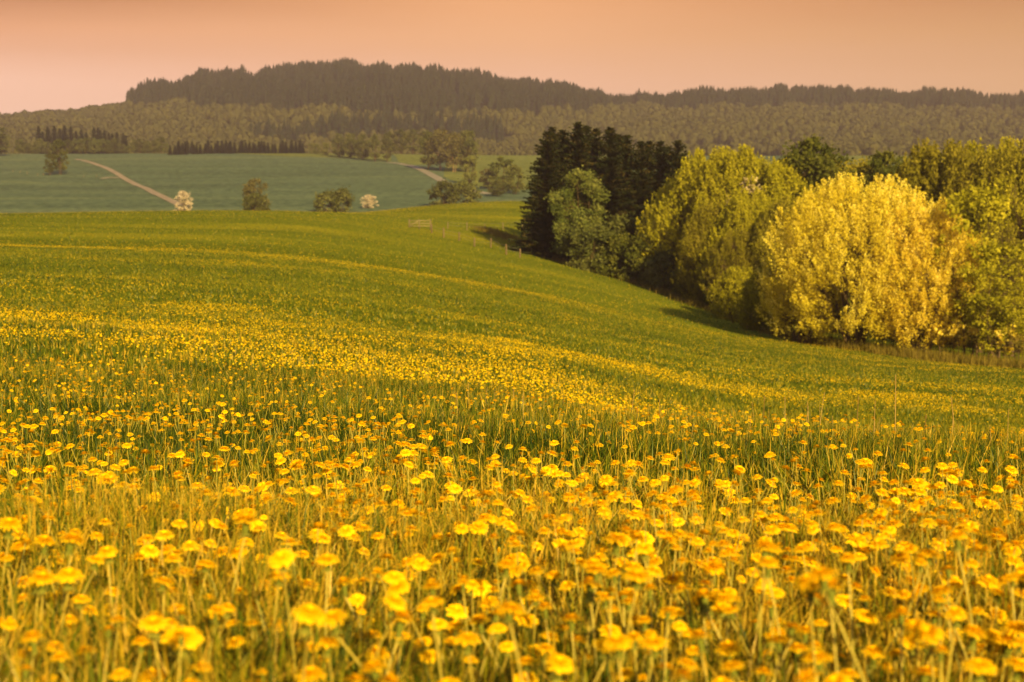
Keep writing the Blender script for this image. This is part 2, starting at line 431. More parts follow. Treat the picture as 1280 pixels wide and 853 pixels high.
patch('hedge_strip', [uv(270, 195), uv(330, 195), uv(420, 198), uv(490, 203)], [uv(270, 192), uv(330, 191), uv(420, 193), uv(490, 194)], M['pale'], .10)
patch('upper_pasture', [uv(500, 204), uv(520, 207), uv(545, 207)], [uv(490, 192), uv(520, 191), uv(560, 191)], M['pale'], .11)
patch('sunny_pasture', [uv(555, 222), uv(590, 232), uv(650, 238), uv(760, 240)], [uv(560, 194), uv(620, 194.5), uv(680, 194), uv(760, 194)], M['pale'], .11)
patch('hillside_pasture', [(az(1010, 900), 900), (az(1150, 900), 900), (az(1330, 900), 900)], [(az(990, 1090), 1090), (az(1150, 1090), 1090), (az(1330, 1090), 1090)], M['pale'], .11)

# ------------------------------------------------------------------ haze
hz = MB(); box(hz, (0, 1375, 135), (4400, 2800, 320))
hz_o = obj('haze', hz.mesh('haze', None)); hz_o['kind'] = 'stuff'
m, nt = mat_new('haze_air')
vp = N(nt, 'ShaderNodeVolumePrincipled')
vp.inputs['Density'].default_value = 0.00026
vp.inputs['Anisotropy'].default_value = 0.4
vp.inputs['Color'].default_value = (.84, .69, .80, 1)
o_ = N(nt, 'ShaderNodeOutputMaterial'); nt.links.new(vp.outputs[0], o_.inputs['Volume'])
hz_o.data.materials.append(m)

# ------------------------------------------------------------------ tree makers (return trunk mesh, crown mesh)
def leaf_quads(P, size, r, aspect=1.6, up=0.0):
    n = len(P)
    a = r.normal(size=(n, 3)); a[:, 2] += up; a /= np.linalg.norm(a, axis=1)[:, None] + 1e-9
    b = r.normal(size=(n, 3)); b -= a * np.sum(a * b, 1)[:, None]; b /= np.linalg.norm(b, axis=1)[:, None] + 1e-9
    s = (size * r.uniform(.6, 1.35, n))[:, None]
    V = np.stack([P - a * s * .5 * aspect, P + b * s * .5, P + a * s * .5 * aspect, P - b * s * .5], 1)
    q = np.arange(n * 4).reshape(n, 4)
    return V.reshape(-1, 3), q

def prof_dome(t): return np.sqrt(np.clip(1 - np.where(t > .42, (t - .42) / .58, (.42 - t) / .56) ** 2, 0, 1))
def prof_tall(t): return np.sqrt(np.clip(1 - np.where(t > .5, (t - .5) / .5, (.5 - t) / .62) ** 2, 0, 1))
def prof_cone(t): return np.clip(1.15 * (1 - t) ** .7 * np.minimum(1, .45 + t * 3), 0, 1)
def prof_vase(t): return np.clip(np.where(t < .7, .35 + .65 * t / .7, np.sqrt(np.clip(1 - ((t - .7) / .3) ** 2, 0, 1))), 0, 1)

def broadleaf(name, seed, H, Wd, bark, leaf, nclust=90, leaves=9000, lsize=.25, crown0=.12, stems=1, prof=prof_dome, trunk_r=None, spread=.09, twigs=3, lumpy=.22, inner=.3, shell_up=.0, wispy=0.0):
    r = np.random.default_rng(seed)
    ph = r.uniform(0, 6.28, 6)
    t = r.beta(1.15, 1.05, nclust)
    th = r.uniform(0, 2 * math.pi, nclust)
    lob = 1 + lumpy * (np.sin(2 * th + ph[0] + 3 * t) * .5 + np.sin(3 * th + ph[1] - 5 * t) * .35 + np.sin(5 * th + ph[2] + 7 * t) * .3)
    rad = prof(t) * Wd / 2 * np.sqrt(r.uniform(inner, 1.0, nclust)) * lob * .93
    C = np.stack([rad * np.cos(th), rad * np.sin(th), H * (crown0 + (1 - crown0) * (t * .96 + .01))], 1)
    cr = Wd * spread * r.uniform(.55, 1.35, nclust)
    ctone = r.uniform(0, 1, nclust)
    wts = cr ** 2 * r.uniform(.35, 1.5, nclust); wts /= wts.sum()
    idx = r.choice(nclust, leaves, p=wts)
    off = r.normal(size=(leaves, 3)) * np.array([.62, .62, .5 + wispy])
    P = C[idx] + off * cr[idx][:, None]
    lo_ = .3 * H * crown0 + .15; P[:, 2] = np.where(P[:, 2] < lo_, lo_ + r.uniform(0, .08 * H, leaves), P[:, 2])
    V, q = leaf_quads(P, lsize, r, 1.6, shell_up)
    tint = np.clip(.55 * ctone[idx] + .45 * r.uniform(0, 1, leaves), 0, 1)
    cm = raw_mesh(name + '_crown', V, None, q, leaf, np.repeat(tint, 4))
    mb = MB()
    tr = trunk_r or H * .018
    SP = []
    for s in range(stems):
        a = s * 2.4 + r.uniform(0, 1); ln = 0 if stems == 1 else Wd * r.uniform(.06, .20)
        b0 = np.array([math.cos(a), math.sin(a), 0]) * (0 if stems == 1 else tr * 1.6)
        zs = np.linspace(0, 1, 8)
        top = H * r.uniform(.72, .9)
        pth = np.stack([b0[0] + math.cos(a) * ln * zs ** 1.2 + .02 * H * np.sin(zs * 5 + ph[3] + s), b0[1] + math.sin(a) * ln * zs ** 1.2 + .02 * H * np.sin(zs * 4 + ph[4] + s), top * zs - .25 * (zs == 0)], 1)
        pth -= np.array([.02 * H * math.sin(ph[3] + s), .02 * H * math.sin(ph[4] + s), 0])
        k = tr if stems == 1 else tr * r.uniform(.55, .8)
        tube(mb, pth, k * (1 - .9 * zs) * np.where(zs == 0, 1.35, 1), 7, .5)
        SP.append((pth, k))
    for i in range(nclust):
        pth, k = SP[i % len(SP)] if len(SP) == 1 else min(SP, key=lambda p: np.min(np.linalg.norm(p[0][:, :2] - C[i, :2], axis=1)) + r.uniform(0, 1))
        hd = np.linalg.norm(C[i, :2])
        zst = np.clip(C[i, 2] - hd * r.uniform(.5, 1.0), .12 * H * (.5 + crown0), pth[-1, 2] * .97)
        st = np.array([np.interp(zst, pth[:, 2], pth[:, a]) for a in range(3)])
        rr = k * .38 * (1 - .8 * zst / H) * r.uniform(.6, 1.2)
        mid = st * .45 + C[i] * .55 + np.array([0, 0, -.04 * hd]) + r.normal(size=3) * .03 * H * .3
        q3 = (st + mid) / 2 + r.normal(size=3) * .015 * H * .5
        tube(mb, [st, q3, mid, C[i]], [rr, rr * .75, rr * .5, rr * .2], 4, .5)
        for _ in range(twigs):
            e = C[i] + r.normal(size=3) * cr[i] * .9
            s0 = mid + (C[i] - mid) * r.uniform(0, 1)
            tube(mb, [s0, (s0 + e) / 2 + r.normal(size=3) * .06, e], [rr * .35, rr * .24, rr * .08], 3, .5)
    return mb.mesh(name + '_trunk', bark), cm

def fan_tree(name, seed, H, Wd, bark, leaf, ntw=2600, per=30, lsize=.13, stems=9, lobes=.2, low=.13, gap=.31):
    """many stems fanning up from one foot; leaves sit along twigs that all reach up and outward"""
    r = np.random.default_rng(seed); ph = r.uniform(0, 6.28, 6)
    t = r.beta(1.15, 1.0, ntw) * .97; th = r.uniform(0, 6.283, ntw)
    lob = 1 + lobes * (.5 * np.sin(3 * th + ph[0] + 4 * t) + .4 * np.sin(5 * th + ph[1] - 6 * t) + .3 * np.sin(8 * th + ph[2] + 9 * t))
    rad = prof_dome(t) * Wd / 2 * lob * np.sqrt(r.uniform(.22, 1, ntw))
    top = 1 + .07 * np.sin(3 * th + ph[3]) + .05 * np.sin(7 * th + ph[4])
    tip = np.stack([rad * np.cos(th), rad * np.sin(th), H * (low + (1 - low) * t * np.clip(top, .9, 1.05))], 1)
    keep = fnoise(th * 1.9 + 3, t * 7, seed + 5, 2) > np.where(t < .30, gap + .10, np.where(t < .45, gap + .07, gap))
    tip, t, th = tip[keep], t[keep], th[keep]; n = len(tip)
    foot = np.array([0, 0, -.12 * H])
    d = tip - foot; d[:, :2] *= .8; d /= np.linalg.norm(d, axis=1)[:, None]
    d += r.normal(size=(n, 3)) * .14; d /= np.linalg.norm(d, axis=1)[:, None]
    L = r.uniform(.7, 1.9, n) * (.7 + .5 * t)
    sfr = r.uniform(0, 1, (n, per))
    P = tip[:, None] - d[:, None] * (L[:, None] * sfr)[..., None] + r.normal(size=(n, per, 3)) * (.05 + .13 * sfr)[..., None]
    tone = .5 * r.uniform(0, 1, n) + .5 * fnoise(th * 2, t * 5, seed, 2)
    tint = np.clip(tone[:, None] * .7 + .22 * (1 - sfr) + r.uniform(-.12, .2, (n, per)), 0, 1)
    a = d[:, None] + r.normal(size=(n, per, 3)) * .55; a /= np.linalg.norm(a, axis=-1)[..., None]
    b = r.normal(size=(n, per, 3)); b -= a * np.sum(a * b, -1)[..., None]; b /= np.linalg.norm(b, axis=-1)[..., None]
    sz = (lsize * r.uniform(.55, 1.3, (n, per)))[..., None]
    V = np.stack([P - a * sz * .85, P + b * sz * .45, P + a * sz * .85, P - b * sz * .45], 2).reshape(-1, 3)
    cm = raw_mesh(name + '_crown', V, None, np.arange(len(V)).reshape(-1, 4), leaf, np.repeat(tint.ravel(), 4))
    mb = MB(); SP = []
    for k in range(stems):
        an = k * 2.399 + r.uniform(-.3, .3); out = Wd * .34 * math.sqrt((k + .3) / stems); zs = np.linspace(0, 1, 9); hh = H * r.uniform(.75, .92) * (1 - .25 * k / stems)
        w1, w2 = r.normal(size=2) * .10
        b0 = .10 + .45 * math.sqrt(k / stems)
        pth = np.stack([math.cos(an) * (b0 + out * zs ** 1.15) + w1 * np.sin(zs * 6 + k), math.sin(an) * (b0 + out * zs ** 1.15) + w2 * np.sin(zs * 5 + k), hh * zs - .2 * (zs == 0)], 1)
        k0 = H * .0155 * r.uniform(.7, 1.15)
        tube(mb, pth, k0 * (1 - .88 * zs) * np.where(zs == 0, 1.3, 1), 7, .5); SP.append((pth, k0))
    sel = r.choice(n, min(n, 900), replace=False)
    allp = np.concatenate([p[0][2:7] for p in SP]); allk = np.concatenate([[p[1]] * 5 for p in SP]); zr = np.tile(np.linspace(.25, .75, 5), len(SP))
    for i in sel:
        dist = np.linalg.norm(allp[:, :2] - tip[i, :2], axis=1) + np.abs(allp[:, 2] - (tip[i, 2] - np.linalg.norm(allp[:, :2] - tip[i, :2], axis=1) * 1.2)) + r.uniform(0, .8, len(allp))
        j = int(np.argmin(dist)); s0 = allp[j]; e = tip[i] - d[i] * L[i] * .1
        m1 = s0 * .5 + e * .5 + np.array([0, 0, -.06 * np.linalg.norm(e - s0)]) + r.normal(size=3) * .08
        rr = allk[j] * .26 * (1 - .6 * zr[j])
        tube(mb, [s0, m1, e], [rr, rr * .6, rr * .15], 4, .5)
    return mb.mesh(name + '_trunk', bark), cm

def spruce(name, seed, H, R, bark, leaf, dens=1.0, start=.03):
    r = np.random.default_rng(seed)
    mb = MB(); zs = np.linspace(0, 1, 9)
    tube(mb, np.stack([zs * 0, zs * 0, H * .99 * zs - .3 * (zs == 0)], 1), H * .016 * (1 - .95 * zs), 7)
    T, A = [], []
    nw = int(H * 3.4 * dens)
    for w in range(nw):
        t0 = start + (1 - start) * (w + r.uniform(0, 1)) / nw
        nb = 8 if t0 < .85 else 6
        a0 = r.uniform(0, 6.28)
        for b in range(nb):
            a = a0 + b * 6.283 / nb + r.uniform(-.3, .3)
            t = min(.995, t0 + r.uniform(-.02, .02))
            L = R * ((1 - t) ** .66 * .97 + .03) * r.uniform(.6, 1.15)
            dr = r.uniform(.12, .42) if t < .8 else r.uniform(-.5, .1)
            d = np.array([math.cos(a), math.sin(a)])
            n = max(3, int(L / .36 * dens ** .5))
            s = np.linspace(.12, 1, n)
            px = np.stack([d[0] * L * s, d[1] * L * s, H * t - L * dr * s + L * .20 * s ** 2.5], 1)
            tn = r.uniform(0, 1)
            side = np.array([-d[1], d[0], 0.])
            out = np.array([d[0], d[1], 0.])
            for k in range(n):
                wd = (.36 + .36 * L * .25) * (1.15 - .7 * s[k]) * r.uniform(.7, 1.3)
                for sg in (-1, 1):
                    tip = px[k] + side * sg * wd * 1.3 + out * .35 * wd + np.array([0, 0, -wd * r.uniform(.35, 1.0)])
                    T.append([px[k] - out * .22, px[k] + out * .22, tip]); A.append(tn * .5 + r.uniform(0, .5))
                if r.random() < .75:
                    T.append([px[k] - out * .25, px[k] + out * .25, px[k] + np.array([0, 0, -wd * r.uniform(.8, 1.7)]) + side * r.normal() * .12]); A.append(tn * .5 + r.uniform(0, .4))
            T.append([px[-1] - side * .12, px[-1] + side * .12, px[-1] + out * .35 + np.array([0, 0, .05])]); A.append(.6 * tn + .4)
    T = np.array(T)
    cm = raw_mesh(name + '_crown', T.reshape(-1, 3), np.arange(len(T) * 3).reshape(-1, 3), None, leaf, np.repeat(A, 3))
    return mb.mesh(name + '_trunk', bark), cm

def plant_tree(name, meshes, u, D, sc, label, cat='tree', group=None, rz=None, sink=.1):
    """a tree of its own: an Empty at the foot, trunk and crown under it"""
    rz = rng.uniform(0, 6.28) if rz is None else rz
    t = empty(name, at(u, D, -sink), rz, sc)
    tag(t, label, cat, group)
    obj('trunk', meshes[0], t); obj('crown', meshes[1], t)
    return t

# ------------------------------------------------------------------ the wood at the right edge of the meadow
PX = lambda px, D: px * D / FPX
# spruces
SPR = [spruce('spruce_a', 11, 20, 5.3, M['bark'], M['spruce']), spruce('spruce_b', 12, 20, 4.8, M['bark'], M['spruce']), spruce('spruce_c', 13, 20, 5.0, M['bark'], M['spruce'])]
spl = [(684, 188, 17.3, 'leftmost spruce of the dark clump, branches sweeping down to the grass'),
       (703, 192, 19.0, 'dark spruce second from the left edge of the clump'),
       (722, 190, 20.2, 'tall dark spruce with the highest pointed top of the clump'),
       (744, 195, 19.7, 'dark spruce behind the grey-green leafy tree'),
       (762, 190, 20.0, 'dark spruce at the middle of the clump'),
       (782, 194, 19.6, 'dark spruce right of the middle of the clump'),
       (800, 190, 19.2, 'brown-tinged spruce third from the right end of the clump'),
       (824, 190, 19.8, 'brown-tinged spruce next to the right end of the clump'),
       (846, 186, 20.0, 'rightmost spruce of the dark clump, top leaning over the spring green trees'),
       (732, 201, 19.5, 'spruce standing in the second row behind the tallest spruce'),
       (690, 199, 18.6, 'spruce in the second row behind the leftmost spruces'),
       (772, 202, 20.3, 'spruce in the second row at the middle of the clump'),
       (810, 200, 19.9, 'spruce in the second row near the right end of the clump'),
       (834, 194, 19.6, 'spruce just left of the rightmost spruce of the dark clump'),
       (852, 197, 18.2, 'spruce in the second row behind the rightmost spruce')]
for i, (u, D, h, lb) in enumerate(spl):
    plant_tree('spruce_tree', SPR[i % 3], u, D, (h / 20 * rng.uniform(.95, 1.15), h / 20 * rng.uniform(.95, 1.15), h / 20 * rng.uniform(.91, .97)), lb, 'spruce', 'spruces in the dark clump')
# pale tree and bushes in front of the spruces
plant_tree('leafy_tree', broadleaf('sage_tree', 21, 12.2, 7.0, M['bark'], M['sage'], 100, 24000, .20, .10, 2, prof_tall, lumpy=.3), 722, 180, 1, 'grey-green leafy tree standing in front of the dark spruces')
SHR = [broadleaf('shrub_a', 31, 5.5, 6.2, M['bark'], M['farolive'], 50, 8000, .24, .02, 4, prof_dome, .07, .10),
       broadleaf('shrub_b', 32, 5.5, 5.4, M['bark'], M['deep'], 46, 7500, .24, .02, 4, prof_dome, .07, .10),
       fan_tree('shrub_c', 33, 5.5, 5.2, M['bark'], M['lime'], 900, 26, .12, 6, .3, .05, .31)]
for u, D, s, k, lb in [(738, 176, 1.05, 0, 'green bush at the foot of the grey-green leafy tree'),
                       (772, 174, .95, 1, 'low olive bush in the gap between the spruces and the spring green trees'),
                       (785, 180, 1.45, 0, 'rounded bush in front of the middle spruces'),
                       (806, 170, 1.05, 1, 'bush at the foot of the rightmost spruce'),
                       (832, 166, .9, 0, 'low bush at the foot of the first spring green tree'),
                       (862, 158, .75, 1, 'small olive bush on the meadow edge under the spring green trees'),
                       (900, 150, .7, 1, 'small bush beside the meadow left of the golden tree'),
                       (922, 137, 1.0, 2, 'yellow-green bush at the meadow edge a little left of the golden tree'),
                       (957, 125, 1.05, 2, 'spring green bush overlapping the lower left edge of the golden tree'),
                       (938, 143, .65, 0, 'small green bush touching the left side of the golden tree')]:
    plant_tree('bush', SHR[k], u, D, s, lb, 'bush', 'bushes along the meadow edge')
LIM = [fan_tree('lime_a', 41, 17, 12, M['bark'], M['lime'], 3300, 26, .15, 4, .3, .05, .31),
       fan_tree('lime_b', 42, 17, 10.5, M['bark'], M['lime'], 3000, 26, .15, 3, .3, .06, .31),
       fan_tree('olive_a', 43, 17, 11, M['bark'], M['olive'], 2900, 26, .15, 3, .3, .08, .33),
       fan_tree('olive_b', 44, 17, 11.5, M['bark'], M['olive'], 2300, 24, .15, 3, .36, .12, .38)]
for u, D, h, k, lb in [(850, 172, 14.0, 0, 'olive tree overlapping the right end of the dark spruce clump'),
                       (884, 168, 17.8, 0, 'tall spring green tree just right of the spruce clump'),
                       (918, 163, 18.4, 1, 'broad spring green tree between the spruce clump and the blossoming tree'),
                       (890, 155, 11.5, 2, 'shorter olive tree at the meadow edge in front of the tall spring green trees'),
                       (932, 152, 13.5, 0, 'leafy tree in front of the pale blossoming tree'),
                       (968, 158, 17.4, 1, 'spring green tree just behind the left side of the golden tree'),
                       (918, 147, 9.0, 3, 'low spreading tree with dark branches left of the golden tree'),
                       (985, 146, 13.0, 2, 'olive tree hidden in part by the left side of the golden tree')]:
    plant_tree('leafy_tree', LIM[k], u, D, (h / 17 * rng.uniform(.95, 1.1),) * 2 + (h / 17,), lb)
plant_tree('blossom_tree', broadleaf('pink_tree', 51, 13.5, 5.0, M['bark_pale'], M['pinkish'], 60, 4200, .2, .45, 1, prof_tall, lumpy=.3), 940, 158, 1.12, 'pale pinkish blossoming tree top among the spring green trees', 'tree')
DEP = [broadleaf('deep_a', 61, 18, 9, M['bark'], M['deep'], 100, 18000, .23, .30, 1, prof_dome, lumpy=.4, spread=.08),
       broadleaf('deep_b', 62, 18, 10, M['bark'], M['olive'], 130, 24000, .22, .15, 1, prof_tall, lumpy=.35)]
for u, D, h, k, lb in [(1012, 160, 20.4, 0, 'dark green tree rising above the left shoulder of the golden tree'),
                       (1040, 163, 18.0, 1, 'olive treetop just above the left half of the golden tree'),
                       (1108, 158, 19.6, 0, 'dark rounded treetop peering over the middle of the golden tree'),
                       (1075, 166, 18.5, 1, 'olive tree behind the crown of the golden tree')]:
    plant_tree('leafy_tree', DEP[k], u, D, h / 18, lb)
for u, D, h, k, lb in [(1165, 137, 19.3, 2, 'tall green tree behind the right shoulder of the golden tree'),
                       (1200, 134, 18.8, 3, 'tall spreading green tree right of the golden tree'),
                       (1238, 136, 19.8, 0, 'broad tall tree near the right edge with a rounded green top'),
                       (1275, 130, 19.5, 3, 'tall tree with a bare forked limb at the right edge'),
                       (1310, 126, 18.0, 2, 'tall tree cut by the right edge of the picture')]:
    plant_tree('leafy_tree', LIM[k], u, D, (h / 17 * .95,) * 2 + (h / 17,), lb)
# the golden tree: a main dome and an amber neighbour that closes up with it
plant_tree('golden_tree', fan_tree('gold_tree', 71, 13.4, 14.4, M['bark'], M['gold'], 4200, 44, .09, 10), 1072, 109, 1, 'large golden yellow multi-stemmed tree with a domed crown at the meadow edge', rz=.4)
plant_tree('golden_tree', fan_tree('amber_tree', 72, 11.8, 9.2, M['bark_pale'], M['gold2'], 2400, 44, .09, 7), 1156, 106, 1, 'slightly lower amber yellow tree merging with the right flank of the large golden tree', rz=1.2)
plant_tree('golden_tree', fan_tree('gold_low', 73, 8.6, 7.0, M['bark'], M['gold'], 1000, 40, .09, 6), 1003, 112, 1, 'smaller yellow-green tree under the left flank of the large golden tree', rz=2.0)
# thin trees and saplings right of it
AIR = [fan_tree('airy_a', 83, 17, 9.5, M['bark'], M['lime'], 1500, 18, .16, 2, .36, .22, .42), fan_tree('airy_b', 84, 17, 9, M['bark'], M['olive'], 900, 14, .15, 2, .36, .26, .44)]
for u, D, h, k, lb in [(1228, 121, 14.0, 0, 'mid-sized airy yellow-green tree directly right of the golden trees'),
                       (1264, 118, 15.5, 0, 'airy yellow-green tree with a slim trunk near the right edge'),
                       (1250, 112, 11.0, 1, 'sparse amber tree with two slim trunks near the right edge')]:
    plant_tree('leafy_tree', AIR[k], u, D, h / 17, lb)
THN = [broadleaf('thin_a', 81, 10, 3.4, M['bark'], M['lime'], 50, 2600, .17, .15, 1, prof_tall, .085, .11, 4, .3), broadleaf('thin_b', 82, 10, 4.2, M['bark'], M['lime'], 50, 2400, .17, .22, 2, prof_vase, .09, .11, 4, .3)]
for u, D, h, k, lb in [(1212, 103, 13.0, 1, 'thin dark-stemmed tree just right of the amber tree'),
                       (1240, 99, 7.6, 0, 'small sparse sapling with a dark stem near the right edge'),
                       (1256, 101, 9.0, 1, 'slender tree with two pale stems near the right edge'),
                       (1272, 98, 6.4, 0, 'low sapling beside the right edge of the picture'),
                       (1225, 106, 9.5, 0, 'thin sapling between the amber tree and the dark-stemmed sapling'),
                       (1290, 102, 9.5, 1, 'slender tree cut by the right edge of the picture')]:
    plant_tree('sapling', THN[k], u, D, h / 10, lb, 'sapling')
STM = [broadleaf('stem_a', 91, 2.6, 1.5, M['bark'], M['gold2'], 14, 260, .13, .4, 3, prof_vase, .05, .16, 3), broadleaf('stem_b', 92, 2.6, 1.3, M['bark'], M['drygrass'], 12, 160, .13, .45, 4, prof_vase, .045, .16, 3)]
for i, u in enumerate([985, 1000, 1014, 1026, 1040, 1052, 1064, 1104, 1118, 1132, 1148, 1163, 1178, 1192, 1203, 1219, 1232, 1248, 1263, 1278]):
    plant_tree('young_shrub', STM[i % 2], u, np.interp(u, [985, 1280], [113.5, 97.5]) + rng.uniform(-1, 1.2), rng.uniform(.7, 1.15), 'young bare-stemmed shrub in the row under the golden trees', 'shrub', 'bare-stemmed shrubs under the golden trees')

# dry grass along the foot of the wood and around the old fence
def blades(mb, X, Y, h, w, seed, lean=.35, segs=2, tint=None, zoff=0.0):
    r = np.random.default_rng(seed); n = len(X)
    Z = ground(X, Y) + zoff
    a = r.uniform(0, 2 * math.pi, n); la = r.uniform(0, 2 * math.pi, n); ll = np.abs(r.normal(size=n)) * lean * h
    cd = np.stack([np.cos(a), np.sin(a), 0 * a], 1); ld = np.stack([np.cos(la), np.sin(la), 0 * la], 1)
    B = np.stack([X, Y, Z], 1)
    V = []
    for s in range(segs):
        t = s / segs
        c = B + ld * (ll * t * t)[:, None] + np.array([0, 0, 1.0]) * (h * (t - .22 * t * t * np.minimum(1, ll / h)))[:, None]
        ww = (w * (1 - .55 * t))[:, None] * .5
        V += [c - cd * ww, c + cd * ww]
    c = B + ld * ll[:, None] + np.array([0, 0, 1.0]) * (h * (1 - .22 * np.minimum(1, ll / h)))[:, None]
    V.append(c)
    k = 2 * segs + 1
    V = np.stack(V, 1).reshape(-1, 3)
    b = np.arange(n)[:, None] * k
    quads = [b + np.array([[2 * s, 2 * s + 1, 2 * s + 3, 2 * s + 2]]) for s in range(segs - 1)]
    tri = b + np.array([[2 * segs - 2, 2 * segs - 1, 2 * segs]])
    tint = r.uniform(0, 1, n) if tint is None else tint
    mb.add(V, tri, np.concatenate(quads) if quads else None, np.repeat(tint, k))
mb = MB()
for (pts, n, wd, h) in [([(700, 186), (780, 176), (860, 157), (940, 140), (985, 118), (1080, 108), (1180, 101), (1300, 95)], 12000, 2.0, .75),
                        ([(604, 224), (625, 216), (655, 205)], 2200, 2.2, .7)]:
    P = np.array(pts, float); t = rng.uniform(0, 1, n)
    D = np.interp(t, np.linspace(0, 1, len(P)), P[:, 1]); U = np.interp(t, np.linspace(0, 1, len(P)), P[:, 0])
    X = az(U, D) + rng.normal(size=n) * wd * .5; Y = D + rng.normal(size=n) * wd
    blades(mb, X, Y, h * rng.uniform(.4, 1.25, n), rng.uniform(.03, .08, n), 5, .4, 2, np.clip(rng.uniform(0, 1, n) * .6 + .4 * fnoise(X * .3, Y * .3, 8), 0, 1))
tag(obj('dry_grass', mb.mesh('dry_grass', M['drygrass'])), kind='stuff')

# ------------------------------------------------------------------ gate and fences
Dg = dist_for(525, 286, 150, 300)
gx0, gx1 = az(512, Dg), az(538.5, Dg)
gz = g1(az(525, Dg), Dg)
gate = tag(empty('field_gate', (az(525, Dg), Dg, gz)), 'pale wooden bar gate standing on the meadow crest left of the spruces', 'gate')
for px in (512, 524.5, 538.5):
    mb = MB(); box(mb, (az(px, Dg) - az(525, Dg), 0, .62), (.17, .17, 1.5)); obj('post', mb.mesh('gate_post', M['wood']), gate)
for k, zc in enumerate((.40, .78, 1.16)):
    mb = MB(); box(mb, ((gx0 + gx1) / 2 - az(525, Dg), -.11, zc), (gx1 - gx0 - .1, .05, .11), 0); obj('rail', mb.mesh('gate_rail', M['woodpale']), gate)
mb = MB(); box(mb, (az(518, Dg) - az(525, Dg), -.16, .78), (az(524, Dg) - az(512.5, Dg), .04, .10), 0, .5, .5); obj('brace', mb.mesh('gate_brace', M['woodpale']), gate)

def fence(name, spots, lo, hi, label, h, mat, wires, post=.12):
    P = []
    for u, v in spots:
        D = dist_for(u, v, lo, hi); P.append(np.array([az(u, D), D, g1(az(u, D), D)]))
    root = tag(empty(name, P[0]), label, 'fence')
    for p in P:
        mb = MB(); hh = h * rng.uniform(.85, 1.1); tl = rng.uniform(-.06, .06)
        q = p - P[0]
        tube(mb, [q + [0, 0, -.2], q + [tl * .5, 0, hh * .5], q + [tl, 0, hh]], [post * .55, post * .5, post * .48], 7, .5, True)
        obj('post', mb.mesh('fence_post', mat), root)
    for z in wires:
        mb = MB()
        for a, b in zip(P[:-1], P[1:]):
            t = np.linspace(0, 1, 5)[:, None]
            L = (a - P[0]) * (1 - t) + (b - P[0]) * t
            L[:, 2] += z * h - .05 * np.sin(np.pi * t[:, 0])
            tube(mb, L, .012, 3)
        obj('wire', mb.mesh('fence_wire', M['wire']), root)
fence('wire_fence', [(540, 291), (555, 297), (574, 301), (593, 308), (613.5, 309), (633, 318), (650, 322)], 120, 300, 'old wire fence of dark posts running downhill from the gate to the spruces', 1.25, M['wood_dark'], (.5, .85), .2)
fence('wire_fence', [(560, 286), (584, 288), (606, 288), (629, 287), (653, 284), (672, 283)], 150, 330, 'pale post fence crossing the slope behind the gate', 1.2, M['wood'], (.5, .85), .15)
fence('wire_fence', [(20, 216), (29, 217), (38, 218.5), (51, 220), (58, 220), (108, 222), (124, 222)], 500, 900, 'row of tiny pale posts across the far field beside the lone twin trees', 1.3, M['wood'], (.8,), .3)

# ------------------------------------------------------------------ far trees across the valley
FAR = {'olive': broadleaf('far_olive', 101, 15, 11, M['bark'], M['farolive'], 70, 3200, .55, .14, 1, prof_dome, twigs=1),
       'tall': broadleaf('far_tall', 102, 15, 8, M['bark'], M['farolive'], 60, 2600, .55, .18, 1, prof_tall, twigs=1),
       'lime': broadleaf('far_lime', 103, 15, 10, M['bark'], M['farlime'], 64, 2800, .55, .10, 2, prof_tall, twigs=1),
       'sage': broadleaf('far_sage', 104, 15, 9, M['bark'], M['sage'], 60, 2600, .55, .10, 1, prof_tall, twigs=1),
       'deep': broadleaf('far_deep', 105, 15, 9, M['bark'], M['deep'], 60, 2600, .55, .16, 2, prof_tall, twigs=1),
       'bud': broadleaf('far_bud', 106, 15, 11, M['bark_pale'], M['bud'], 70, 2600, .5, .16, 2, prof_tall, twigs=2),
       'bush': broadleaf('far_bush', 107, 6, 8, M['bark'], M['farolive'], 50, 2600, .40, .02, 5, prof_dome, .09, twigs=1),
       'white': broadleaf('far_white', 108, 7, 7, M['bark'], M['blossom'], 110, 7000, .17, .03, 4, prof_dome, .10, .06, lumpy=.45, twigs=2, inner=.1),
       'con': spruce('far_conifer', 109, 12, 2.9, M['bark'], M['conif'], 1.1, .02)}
def far(kind, u, D, h, label, name='leafy_tree', cat='tree', group=None, wide=1.0):
    h0 = {'bush': 6, 'white': 7, 'con': 12}.get(kind, 15)
    s = h / h0
    return plant_tree(name, FAR[kind], u, D, (s * wide, s * wide, s), label, cat, group)
Dl = dist_for(75, 219, 500, 900)
far('deep', 79, Dl, PX(43, Dl), 'taller trunked tree of the pair standing alone in the far green field', wide=.85)
far('deep', 66, Dl - 4, PX(27, Dl), 'shorter bluish-green tree of the pair standing alone in the far green field', wide=.95)
far('white', 231, 462, PX(26, 462), 'white blossoming tree at the lower end of the dirt track', 'blossom_tree', wide=1.0)
far('white', 462, 470, PX(17, 470), 'low white blossoming bush on the skyline of the meadow', 'blossom_tree', 'bush', wide=1.25)
far('bud', 321, 445, PX(47, 445), 'tall rounded brownish tree half hidden by the meadow crest', wide=.95)
far('bush', 322, 432, PX(32, 432), 'yellow-green bush leaning on the front of the brownish tree', 'bush', 'bush', wide=.85)
far('bush', 409, 455, PX(25, 455), 'left half of the low olive thicket beyond the meadow crest', 'bush', 'bush', wide=1.1)
far('bush', 428, 458, PX(27, 458), 'right half of the low olive thicket beyond the meadow crest', 'bush', 'bush', wide=1.0)
far('bush', 556, 470, PX(30, 470), 'round olive bush beyond the crest, left of its twin below the lane', 'bush', 'bush', wide=1.05)
far('bush', 581, 474, PX(29, 474), 'round olive bush beyond the crest, right of its twin below the lane', 'bush', 'bush', wide=1.15)
